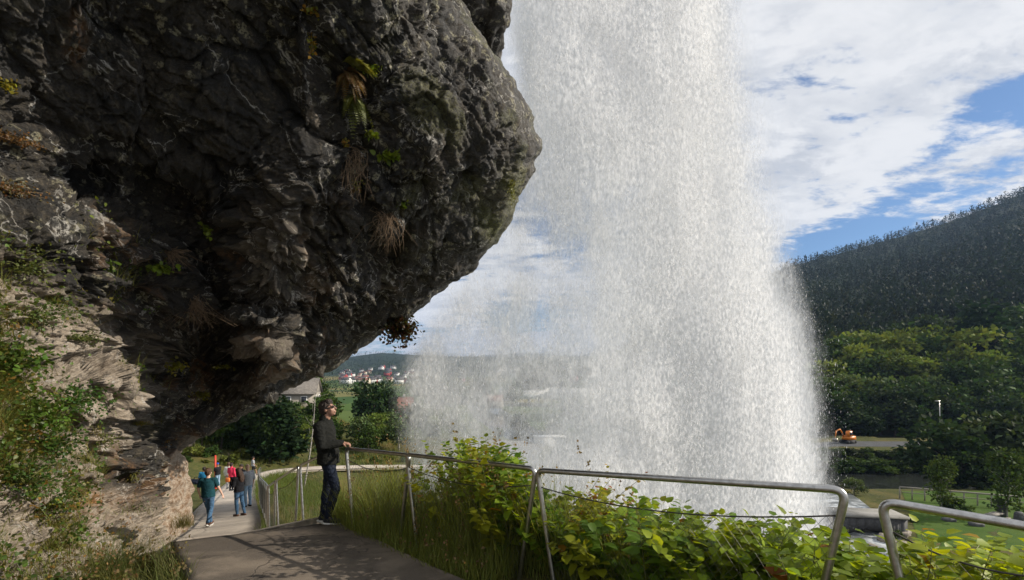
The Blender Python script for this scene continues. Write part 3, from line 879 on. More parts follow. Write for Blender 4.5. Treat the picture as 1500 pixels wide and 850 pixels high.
def rock_mat():
    m, t, out = new_mat('cliff_rock')
    co = t.node('ShaderNodeNewGeometry').outputs['Position']
    at = t.node('ShaderNodeSeparateColor', ins={0: t.node('ShaderNodeAttribute', attribute_name='col').outputs['Color']})
    jt = t.node('ShaderNodeAttribute', attribute_name='joint').outputs['Fac']
    wc = t.vmath('ADD', co, t.scale(t.node('ShaderNodeTexNoise', ins={'Vector': co, 'Scale': 1.6, 'Detail': 4.0}).outputs['Color'], (.5, .5, .5)))
    n1 = t.noise(co, 1.5, 8, .68, .5); n2 = t.noise(wc, 6.5, 8, .68, .4); n3 = t.noise(co, 34, 6, .7)
    st = t.noise(t.vmath('ADD', t.scale(co, (2.2, 2.2, 11)), t.scale(wc, (1.0, 1.0, 1.6))), 1.9, 8, .68)
    dark = t.mix(t.ramp(n1, .38, .60), (.006, .0058, .0052), (.043, .035, .025))
    dark = t.mix(t.math('MULTIPLY', t.ramp(n2, .50, .66), .8), dark, (.105, .088, .062))
    dark = t.mix(t.math('MULTIPLY', t.ramp(n3, .58, .44), .7), dark, (.008, .0075, .007))
    pal = t.mix(t.ramp(st, .3, .7), (.24, .195, .148), (.41, .35, .28))
    pal = t.mix(t.math('MULTIPLY', t.ramp(n2, .48, .64), .85), pal, (.062, .052, .042))
    pal = t.mix(t.math('MULTIPLY', t.ramp(n3, .52, .66), .5), pal, (.12, .095, .07))
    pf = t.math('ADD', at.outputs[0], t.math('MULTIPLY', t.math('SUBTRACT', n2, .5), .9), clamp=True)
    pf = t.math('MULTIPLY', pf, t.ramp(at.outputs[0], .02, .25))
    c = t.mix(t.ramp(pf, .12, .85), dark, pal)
    # lichen blotches on the dark rock
    vo = t.node('ShaderNodeTexVoronoi', ins={'Vector': t.vmath('ADD', co, t.scale(t.node('ShaderNodeTexNoise', ins={'Vector': co, 'Scale': 14.0, 'Detail': 4.0}).outputs['Color'], (.16, .16, .16))), 'Scale': 6.5})
    cellr = t.node('ShaderNodeSeparateColor', ins={0: vo.outputs['Color']})
    lf = t.math('MULTIPLY', t.ramp(vo.outputs['Distance'], .28, .40, 1, 0), t.ramp(cellr.outputs[0], .34, .40))
    lf = t.math('MULTIPLY', lf, t.math('MULTIPLY', t.ramp(n3, .40, .54), t.ramp(t.noise(co, .55, 3, .5), .40, .56)))
    c = t.mix(t.math('MULTIPLY', lf, t.math('SUBTRACT', .8, at.outputs[0], clamp=True)), c, (.27, .25, .165))
    # quartz veins
    ve = t.ramp(t.math('ABSOLUTE', t.math('SUBTRACT', t.noise(wc, .95, 5, .55, .9), .5)), .0, .010, 1, 0)
    c = t.mix(t.math('MULTIPLY', ve, t.math('MULTIPLY', t.ramp(n2, .38, .56), .7)), c, (.48, .46, .42))
    c = t.mix(t.math('MULTIPLY', at.outputs[2], t.ramp(n2, .40, .6)), c, (.30, .135, .035))
    mf = t.math('MULTIPLY', at.outputs[1], t.ramp(n3, .40, .55))
    c = t.mix(mf, c, (.105, .11, .018))
    bs = t.node('ShaderNodeBsdfPrincipled', ins={'Specular IOR Level': .5})
    t.put(bs.inputs['Base Color'], c); t.put(bs.inputs['Roughness'], t.ramp(t.math('ADD', n2, t.math('MULTIPLY', at.outputs[0], .4)), .35, .7, .46, .95))
    h = t.math('ADD', t.math('MULTIPLY', n2, 1.0), t.math('MULTIPLY', n3, .35))
    h = t.math('ADD', h, t.math('MULTIPLY', st, .6))
    h = t.math('SUBTRACT', h, t.math('MULTIPLY', jt, .3))
    t.put(bs.inputs['Normal'], t.node('ShaderNodeBump', ins={'Strength': .9, 'Distance': .07, 'Height': h}).outputs[0])
    t.l.new(bs.outputs[0], out.inputs[0]); return m


M['rock'] = rock_mat()
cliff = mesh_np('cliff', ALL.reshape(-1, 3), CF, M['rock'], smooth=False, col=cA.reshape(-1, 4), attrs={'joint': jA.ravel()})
tag(cliff, 'huge dark overhanging cliff, pale at its foot', 'cliff', kind='structure')

_cp = B2.reshape(-1, 3); _cpx = CX + F * _cp[:, 0] / _cp[:, 1]; _cpy = HY - F * _cp[:, 2] / _cp[:, 1]; _cn = N1.reshape(-1, 3)


def cliff_at(px, py, r=5):
    d = np.hypot(_cpx - px, _cpy - py); k = np.where(d < r)[0]
    i = k[_cp[k, 1].argmin()] if len(k) else d.argmin()
    return _cp[i], _cn[i]


# rock mass behind and over the camera: carries the cliff round, shades as the real one does
def lump(name, c, rad, seedv, lab, cat, mat, amp=.25, sub=5, pal=.0, fr=1.0, fine=1.0, rot=None, **kw):
    bm = bmesh.new(); bmesh.ops.create_icosphere(bm, subdivisions=sub, radius=1)
    V = np.array([v.co[:] for v in bm.verts]); Fc = np.array([[v.index for v in f.verts] for f in bm.faces]); bm.free()
    bx = V / (np.abs(V).max(1, keepdims=True) ** .62)           # between a ball and a block
    W = bx * np.array(rad)
    if rot is not None: W = W @ np.array(rot).T
    nrm = unit(W / np.array(rad))
    s = min(rad)
    p = W / s + seedv
    _, j, h = cells(p * 1.5 * fr, 5)
    dsp = amp * s * (.7 * fbm(p * .9, 3) + (h - .5) * .9 - .25 * np.exp(-j / .07)) + fine * s * .06 * (ridged(p * 4, 4) - .5)
    W = W + nrm * dsp[:, None]
    cc = np.zeros((len(W), 4)); cc[:, 0] = pal; cc[:, 3] = 1
    o = mesh_np(name, W + np.array(c), Fc, mat, col=cc, attrs={'joint': np.exp(-j / .05)})
    return tag(o, lab, cat, **kw)


# block jutting out higher up, against the fall
bc = P(690, 5, 9.6)
ov = lump('cliff_block', P(668, -55, 9.6), (1.10, 1.3, 1.75), 4.0, 'dark angular block jutting from the cliff beside the fall', 'rock block', M['rock'], .30, 6, 0.0, 1.0, kind='structure')
# pale slab leaning at the foot of the wall, beside the lower path
sl_o = np.array([(284, 768), (281, 735), (276, 700), (268, 672), (261, 656), (250, 668), (238, 690), (222, 715), (205, 745), (190, 790), (215, 800), (250, 792), (272, 778)], float)
SB = MB()
fr_ = np.array([P(x, y, 9.3 + .026 * (x - 200)) for x, y in sl_o]); 
SB.prism(fr_, (-1.9, .2, -.1))
V_, F_ = SB.arrays()
bm = bmesh.new(); vs = [bm.verts.new(v) for v in V_]
for f in F_:
    for r_ in f: bm.faces.new([vs[i] for i in r_])
bmesh.ops.triangulate(bm, faces=bm.faces[:]); 
for _ in range(5):
    bmesh.ops.subdivide_edges(bm, edges=[e for e in bm.edges if e.calc_length() > .10], cuts=1)
    bmesh.ops.triangulate(bm, faces=bm.faces[:])
bmesh.ops.recalc_face_normals(bm, faces=bm.faces[:]); bm.normal_update()
V_ = np.array([v.co[:] for v in bm.verts]); N_ = np.array([v.normal[:] for v in bm.verts]); T_ = np.array([[v.index for v in f.verts] for f in bm.faces]); bm.free()
_, jj, hh = cells(V_ * np.array([1.6, 1.6, 2.2]), 9)
V_ = V_ + N_ * (.10 * fbm(V_ * 1.2, 3) + .10 * (hh - .5) + .045 * fbm(V_ * 5, 3) - .04 * np.exp(-jj / .06))[:, None]
cc = np.zeros((len(V_), 4)); cc[:, 0] = 1.0; cc[:, 2] = .30; cc[:, 3] = 1
tag(mesh_np('rock_slab', V_, T_, M['rock'], col=cc, attrs={'joint': 0 * jj}), 'pale tan rock slab standing at the cliff foot beside the lower path', 'rock slab', kind='structure')
# ================================================================ the waterfall
WD = 17.5                                   # distance of the falling water on the axis of the view


def fall_y(u):
    """the sheet hangs a little obliquely, its right end further away"""
    return WD / (1 - .28 * u)


fall = empty("waterfall", (4.0, WD, -10.5))
tag(fall, 'broad white waterfall dropping past the overhang, thin and misty at its left side', 'waterfall', kind='structure')
# thickness of the water over the photograph's area (x, y, rx, ry, amount), measured at the fall's own distance
WB = [(1040, 380, 105, 240, .95), (1090, 600, 105, 170, 1.15), (1000, 640, 120, 120, .9), (1010, 60, 90, 200, .75), (1010, -200, 150, 220, .8), (880, -100, 130, 220, .7),
      (900, 120, 110, 130, .55), (790, 60, 60, 160, .50), (820, 200, 60, 110, .26), (870, 330, 70, 80, .16), (640, 575, 26, 70, .34), (608, 565, 18, 60, .30), (700, 600, 34, 70, .16), (740, 540, 60, 90, .08), (860, 560, 90, 100, .16),
      (950, 700, 140, 40, .6), (1050, 760, 160, 80, 1.3), (900, 820, 200, 70, .9), (780, 440, 70, 40, .16), (700, 460, 50, 40, .12), (960, 520, 45, 90, .40), (1150, 690, 40, 120, .5), (800, 735, 230, 42, .65), (1080, 700, 120, 80, .8)]
EDGE_R = np.array([(-600, 1090), (-200, 1070), (0, 1064), (100, 1080), (200, 1098), (300, 1122), (400, 1152), (480, 1172), (560, 1186), (640, 1192), (740, 1198), (900, 1205), (1200, 1210)], float)
EDGE_L = np.array([(-600, 735), (0, 750), (200, 770), (330, 735), (430, 660), (500, 606), (560, 590), (640, 590), (720, 600), (900, 610), (1200, 610)], float)


def water_dens(px, py):
    d = np.full(px.shape, .075)
    for x, y, rx, ry, a in WB: d = d + a * np.exp(-((px - x) / rx) ** 2 - ((py - y) / ry) ** 2)
    er = np.interp(py, EDGE_R[:, 0], EDGE_R[:, 1]); el = np.interp(py, EDGE_L[:, 0], EDGE_L[:, 1])
    wr = np.interp(py, [0, 300, 420, 700], [44, 36, 34, 28])
    d = d * sstep(er + wr * .5, er - wr * 1.5, px) * sstep(el - 14, el + 34, px)
    return d


def sheet_mat():
    m, t, out = new_mat('falling_water')
    at = t.node('ShaderNodeSeparateColor', ins={0: t.node('ShaderNodeAttribute', attribute_name='col').outputs['Color']})
    co = t.node('ShaderNodeTexCoord').outputs['Object']
    wob = t.scale(t.node('ShaderNodeTexNoise', ins={'Vector': co, 'Scale': .55, 'Detail': 3.0}).outputs['Color'], (1.2, .3, 1.2))
    cw = t.vmath('ADD', co, wob)
    n1 = t.noise(t.scale(cw, (.9, 1.2, .34)), 1.0, 6, .62)
    n2 = t.noise(t.scale(cw, (3.0, 3.0, 1.3)), 1.0, 6, .68, .3)
    n3 = t.noise(t.scale(cw, (14, 14, 3.6)), 1.0, 4, .7)
    a = t.math('MULTIPLY', at.outputs[0], t.ramp(n1, .28, .70, .62, 1.25))
    a = t.math('MULTIPLY', a, t.ramp(n2, .28, .72, .62, 1.3))
    a = t.math('MULTIPLY', a, t.ramp(n3, .34, .66, .58, 1.35))
    n0 = t.noise(t.scale(cw, (.75, .8, .34)), 1.0, 4, .6)
    a = t.math('MULTIPLY', a, t.ramp(n0, .32, .64, .30, 1.6))
    a = t.math('MULTIPLY', a, 1.42)
    a = t.math('SUBTRACT', 1.0, t.math('POWER', 2.718, t.math('MULTIPLY', a, -1.0)), clamp=True)
    # drops scatter light every way: spread the normals
    nv = t.vmath('SUBTRACT', t.node('ShaderNodeTexNoise', ins={'Vector': t.scale(co, (9, 9, 5)), 'Scale': 1.0, 'Detail': 3.0}).outputs['Color'], (.5, .5, .5))
    nrm = t.vmath('NORMALIZE', t.vmath('ADD', t.scale(nv, (1.6, 1.6, 1.6)), t.node('ShaderNodeNewGeometry').outputs['Normal']))
    df = t.node('ShaderNodeBsdfDiffuse', ins={'Color': (.95, .955, .96, 1), 'Normal': nrm})
    tl_ = t.node('ShaderNodeBsdfTranslucent', ins={'Color': (.95, .955, .96, 1), 'Normal': nrm})
    mx = t.node('ShaderNodeMixShader'); mx.inputs[0].default_value = .50
    t.l.new(df.outputs[0], mx.inputs[1]); t.l.new(tl_.outputs[0], mx.inputs[2])
    tr = t.node('ShaderNodeBsdfTransparent'); m2 = t.node('ShaderNodeMixShader'); t.put(m2.inputs[0], a)
    t.l.new(tr.outputs[0], m2.inputs[1]); t.l.new(mx.outputs[0], m2.inputs[2]); t.l.new(m2.outputs[0], out.inputs[0]); return m


M['water_sheet'] = sheet_mat()
dm, t, out = new_mat('water_drops')
df = t.node('ShaderNodeBsdfDiffuse', ins={'Color': (.95, .955, .96, 1)}); tl_ = t.node('ShaderNodeBsdfTranslucent', ins={'Color': (.95, .955, .96, 1)})
gl = t.node('ShaderNodeBsdfGlossy', ins={'Roughness': .25})
m1 = t.node('ShaderNodeMixShader'); m1.inputs[0].default_value = .5; t.l.new(df.outputs[0], m1.inputs[1]); t.l.new(tl_.outputs[0], m1.inputs[2])
m2 = t.node('ShaderNodeMixShader'); m2.inputs[0].default_value = .10; t.l.new(m1.outputs[0], m2.inputs[1]); t.l.new(gl.outputs[0], m2.inputs[2])
trn = t.node('ShaderNodeBsdfTransparent'); m3 = t.node('ShaderNodeMixShader'); m3.inputs[0].default_value = .34; t.l.new(trn.outputs[0], m3.inputs[1]); t.l.new(m2.outputs[0], m3.inputs[2])
t.l.new(m3.outputs[0], out.inputs[0]); M['drops'] = dm

x0, x1, z0, z1 = -5.6, 16.0, -10.6, 29.0
gx, gz = 220, 300
for L, (dy, ph, k) in enumerate(((-1.1, 1.3, .55), (-.55, 5.1, .75), (0, 9.7, 1.0), (.5, 14.3, .9), (1.0, 19.9, .7), (1.6, 25.1, .5))):
    X, Z = np.meshgrid(np.linspace(x0, x1, gx), np.linspace(z0, z1, gz))
    YB = WD + .28 * X
    q = np.stack([X.ravel() * .45, 0 * X.ravel() + ph, Z.ravel() * .07], 1)
    Y = dy + .40 * fbm(q * np.array([.5, 1, 1]), 2).reshape(X.shape)
    Y = Y + YB - WD
    pxx, pyy = CX + X * F / YB, HY - Z * F / YB
    shift = 10 * fbm(np.stack([0 * q[:, 0] + ph, Z.ravel() * .4, 0 * q[:, 0]], 1), 3).reshape(X.shape)
    dn = water_dens(pxx + shift, pyy) * k
    V = np.stack([X, Y, Z], -1).reshape(-1, 3)
    ii = np.arange(gx * gz).reshape(gz, gx)
    f = np.stack([ii[:-1, :-1], ii[:-1, 1:], ii[1:, 1:], ii[1:, :-1]], -1).reshape(-1, 4)
    keep = dn.ravel()[f].max(1) > .015
    cc = np.zeros((len(V), 4)); cc[:, 0] = dn.ravel(); cc[:, 3] = 1
    o = mesh_np('water_veil', V - [0, 0, -0.0], f[keep], M['water_sheet'], smooth=True, col=cc)
    o.parent = fall; o.location = (-4.0, 0, 10.5)

# drops: stretched grains of water spread through the depth of the fall
ND = 250000
r2 = np.random.default_rng(21)


def drops(n, edge=False):
    out = []; got = 0
    while got < n:
        m_ = 400000
        px = r2.uniform(570, 1300, m_); py = r2.uniform(-60, 860, m_)
        if edge:
            er = np.interp(py, EDGE_R[:, 0], EDGE_R[:, 1])
            pr = np.exp(-np.abs(px - er - 4) / 15) * sstep(340, 480, py) * (px > er - 30) * (px < er + 62)
        else:
            pr = np.clip(water_dens(px, py) - .01, 0, 1.1) ** 1.1 * .85
            X = (px - CX) * 14 / F; Z = (HY - py) * 14 / F
            qq = np.stack([X * 1.0, 0 * X + 3, Z * .22], 1)
            pr = pr * np.clip(.6 + .9 * fbm(qq * np.array([1, 1, 2.2]), 2) + .9 * fbm(qq * np.array([4.0, 1, 12]), 2), 0, 2)
        k = r2.uniform(0, 1, m_) < pr
        out.append(np.stack([px[k], py[k]], 1)); got += k.sum()
    return np.concatenate(out)[:n]


dp = np.concatenate([drops(ND), drops(5000, True)])
dep = fall_y((dp[:, 0] - CX) / F) + r2.normal(0, .95, len(dp)).clip(-2.4, 2.6)
dpos = np.stack([(dp[:, 0] - CX) * dep / F, dep, (HY - dp[:, 1]) * dep / F], 1)
sz = r2.lognormal(-4.95, .42, len(dp)).clip(.004, .021)
sz[ND:] *= .8
ln = sz * r2.uniform(2.6, 7.0, len(dp))
til = r2.normal(0, .12, (len(dp), 2))
tv = np.array([(0, 0, 1), (1, 0, 0), (-.5, .87, 0), (-.5, -.87, 0), (0, 0, -1)], float)
Vd = tv[None] * np.stack([sz, sz, ln], 1)[:, None, :]
Vd[:, :, 0] += Vd[:, :, 2] * til[:, :1]; Vd[:, :, 1] += Vd[:, :, 2] * til[:, 1:]
Vd = (Vd + dpos[:, None]).reshape(-1, 3)
fd = np.array([(0, 1, 2), (0, 2, 3), (0, 3, 1), (4, 2, 1), (4, 3, 2), (4, 1, 3)])
Fd = (fd[None] + (np.arange(len(dp)) * 5)[:, None, None]).reshape(-1, 3)
o = mesh_np('spray', Vd, Fd, M['drops']); tag(o, kind='stuff'); o.parent = fall; o.location = (-4.0, -WD, 10.5)
# ================================================================ handrails
def frame(name, A, Bp, za, zb, ga, gb, label, inset=.20, r=.0265, net=True, group=None, seg=10, netstep=.075):
    """one bent steel frame: rail from A to Bp (x,y) at heights za/zb, posts leaning inwards to the ground ga/gb; wire net inside"""
    A, Bp = np.array(A, float), np.array(Bp, float); d = unit(Bp - A); L = np.linalg.norm(Bp - A)
    root = empty(name, (*((A + Bp) / 2), (ga + gb) / 2)); o3 = np.array([*((A + Bp) / 2), (ga + gb) / 2])
    tag(root, label, 'handrail', group)
    T0, T1 = np.array([*A, za]), np.array([*Bp, zb]); G0 = np.array([*(A + d * inset), ga]); G1 = np.array([*(Bp - d * inset), gb])
    pts = fillet([G0, T0, T1, G1], .16, 8) - o3
    m0 = G0 + (T0 - G0) * .86 - o3; m1 = G1 + (T1 - G1) * .86 - o3
    # rail with its two bends, then each post
    k0 = int(np.argmin(np.abs(pts[1:12, 2] - m0[2]))) + 1
    fp = fillet([m0, T0 - o3, T1 - o3, m1], .105, 9)
    MB().tube(fp, r, seg, False).build('rail', M['steel'], root, True)
    for g, m_ in ((G0 - o3, m0), (G1 - o3, m1)):
        MB().tube([g, (g + m_) / 2, m_ + (m_ - g) * .01], r * .97, seg, False).build('post', M['steel'], root, True)
    if net:
        # net edge: sagging cable below the rail, lower cable, diamond mesh between
        nw = 15; w = np.linspace(0, 1, nw)
        a_t, b_t = T0 * .88 + G0 * .12, T1 * .88 + G1 * .12; a_b, b_b = T0 * .12 + G0 * .88, T1 * .12 + G1 * .88
        top = a_t + (b_t - a_t) * w[:, None]; top[:, 2] -= .10 * 4 * w * (1 - w)
        bot = a_b + (b_b - a_b) * w[:, None]; bot[:, 2] += .05 * 4 * w * (1 - w)
        cb = MB().tube(top - o3, .0055, 5).build('cable', M['cable'], root, True)
        MB().tube(bot - o3, .004, 5).build('cable', M['cable'], root, True)
        for e in (a_t, b_t):
            c = MB().ell(e - o3, (.014, .014, .018), None, 8, 6)
            c.tube([e - o3, e - o3 + np.array([0, 0, -.05]), e - o3 + np.array([.012, 0, -.075])], .003, 4); c.build('cable_knot', M['cable'], cb, True)
        nmb = MB(); cols = int(L / netstep); H = np.mean(top[:, 2] - bot[:, 2]); rows = int(H / (netstep * 1.15))
        def pt(uv):
            u, v = uv
            tp = np.array([np.interp(u, w, top[:, k]) for k in range(3)]); bt = np.array([np.interp(u, w, bot[:, k]) for k in range(3)])
            return bt + (tp - bt) * v - o3
        rs = rows / 1.0
        for c_ in range(-rows, cols + 1):
            for sgn in (1, -1):
                p = []
                for r_ in range(rows + 1):
                    u = (c_ + r_) / cols if sgn == 1 else (c_ + rows - r_) / cols
                    if -.001 <= u <= 1.001: p.append(pt((np.clip(u, 0, 1), r_ / rs)))
                if len(p) > 1: nmb.tube(np.array(p), .00125, 3, False)
        nmb.build('wire_net', M['wire'], root)
    return root


def rl_at(px):
    u = (px - CX) / F; tq = (u * 6.6 + 2.36) / (4.46 + 4.0 * u)
    x, y = -2.36 + 4.46 * tq, 6.6 - 4.0 * tq
    return np.array([x, y]), y


def rz_at(py, y): return (HY - py) * y / F


RG = 'bent steel handrail frames above the slope'
specs = [(507, 657, 600, 667, 'short steel handrail frame on which the man rests his hand'),
         (596, 666, 785, 687, 'steel handrail frame between the tall grass and the yellow-green mound of leaves'),
         (787, 689, 1240, 718, 'longest steel handrail frame, with wire net and sagging cable before the fall'),
         (1290, 734, 1640, 786, 'steel handrail frame running out of the picture at the right, nearest of all')]
for pa_, ya, pb_, yb, lab in specs:
    A, da = rl_at(pa_); Bq, db = rl_at(pb_)
    za, zb = rz_at(ya, da), rz_at(yb, db)
    if pa_ > 1200: zb = za - .03
    frame('handrail', A, Bq, za, zb, za - 1.25, zb - 1.3, lab, .24, group=RG, r=.0245, netstep=.07)
# frames along the lower path
SP = np.r_[0, np.cumsum(np.linalg.norm(np.diff(PF, axis=0), axis=1))]
s0 = SP[k0] + .55; words_n = ['nearest', 'second', 'third', 'fourth', 'fifth', 'sixth', 'seventh', 'eighth', 'ninth', 'tenth', 'eleventh', 'twelfth', 'thirteenth', 'fourteenth', 'fifteenth', 'sixteenth', 'seventeenth', 'eighteenth', 'nineteenth', 'twentieth']
for k in range(18):
    a, b = s0 + k * 1.98, s0 + k * 1.98 + 1.86
    def on(s):
        i = np.interp(s, SP, np.arange(len(SP))); j = int(i)
        p = np.array([np.interp(s, SP, PF[:, c]) for c in range(3)]); nn = PN[min(j, len(PN) - 1)]
        return p[:2] + nn * 1.28, p[2]
    (A, za), (Bq, zb) = on(a), on(b)
    frame('handrail', A, Bq, za + 1.08, zb + 1.08, za - .2, zb - .2, 'steel handrail frame beside the lower path, %s one downhill from the standing man' % words_n[k], .22, .024, k < 9, 'steel handrail frames along the lower path', 8 if k < 8 else 6, .09)

# ================================================================ people
def remesh(mb, voxel, smooth=4, noise_amp=0.0, noise_sc=30.0, stretch=(1, 1, 1)):
    """fuse overlapping closed shapes into one continuous skin"""
    V, Fs = mb.arrays()
    o = mesh_np('tmp', V, Fs)
    md = o.modifiers.new('r', 'REMESH'); md.mode = 'VOXEL'; md.voxel_size = voxel; md.adaptivity = 0
    if smooth:
        sm = o.modifiers.new('s', 'SMOOTH'); sm.factor = .5; sm.iterations = smooth
    dg = bpy.context.evaluated_depsgraph_get(); me = bpy.data.meshes.new_from_object(o.evaluated_get(dg))
    old = o.data; bpy.data.objects.remove(o); bpy.data.meshes.remove(old)
    n = len(me.vertices); co = np.empty(n * 3, np.float32); me.vertices.foreach_get('co', co); co = co.reshape(-1, 3)
    if noise_amp:
        nr = np.empty(n * 3, np.float32); me.vertices.foreach_get('normal', nr)
        co = co + nr.reshape(-1, 3) * (noise_amp * (ridged(co * noise_sc * np.array(stretch), 3) - .6))[:, None]
        me.vertices.foreach_set('co', co.astype(np.float32).ravel())
    me.polygons.foreach_set('use_smooth', np.ones(len(me.polygons), bool)); me.update()
    return me


def put(name, me, mat, parent):
    me.name = name; me.materials.clear(); me.materials.append(mat)
    o = bpy.data.objects.new(name, me); COL.objects.link(o); o.parent = parent; return o


def hand(mb, wrist, d, n, side, curl=.5, s=1.0):
    """palm, four bent fingers and a thumb; d towards the fingers, n out of the back of the hand, side +1 puts the thumb on d x n"""
    d, n = unit(d), unit(n); x = unit(np.cross(d, n)) * side
    w = np.array(wrist, float)
    k = w + d * .085 * s
    mb.cap(w, .026 * s, w + d * .03 * s, .028 * s)
    for q in (-.027, -.009, .009, .027): mb.cap(w + d * .015 * s + x * q * .6 * s, .017 * s, k + x * q * s, .0145 * s, 8)
    for q, L in zip((.029, .010, -.009, -.027), (.068, .076, .070, .054)):
        p = k + x * q * s; a = .25 * curl; pr = .0098 * s
        for j, f in enumerate((.45, .32, .25)):
            a2 = a + curl * 1.25 * j
            dd = d * math.cos(a2) - n * math.sin(a2)
            p2 = p + dd * L * f * s; mb.cap(p, pr, p2, pr * .92, 8); p = p2; pr *= .92
    b = w + d * .028 * s + x * .026 * s; td = unit(d * .65 + x * .75 - n * .25)
    p = b + td * .038 * s; mb.cap(b, .0145 * s, p, .012 * s, 8)
    td = unit(d * .9 + x * .25 - n * (.2 + .4 * curl)); mb.cap(p, .0118 * s, p + td * .034 * s, .0095 * s, 8)


def head(mb, c, Rm, s=1.0):
    def g(v): return np.array(c) + np.array(Rm) @ (np.array(v) * s)
    mb.ell(g((0, -.010, .030)), np.array((.074, .094, .088)) * s, Rm, 18, 12)
    mb.ell(g((0, .030, -.030)), np.array((.058, .066, .085)) * s, Rm, 16, 10)
    mb.ell(g((0, .062, -.088)), np.array((.028, .024, .022)) * s, Rm, 10, 7)
    mb.cap(g((0, .088, .018)), .009 * s, g((0, .112, -.024)), .0135 * s, 8)
    mb.cap(g((-.04, .074, .026)), .013 * s, g((.04, .074, .026)), .013 * s, 8)
    mb.cap(g((-.018, .092, -.058)), .0085 * s, g((.018, .092, -.058)), .0085 * s, 8)
    mb.cap(g((-.015, .090, -.069)), .0085 * s, g((.015, .090, -.069)), .0085 * s, 8)
    for sg in (-1, 1):
        mb.ell(g((sg * .076, -.012, -.008)), np.array((.011, .020, .033)) * s, Rm, 8, 6)
        mb.ell(g((sg * .045, .055, -.025)), np.array((.022, .02, .02)) * s, Rm, 8, 6)
    return g


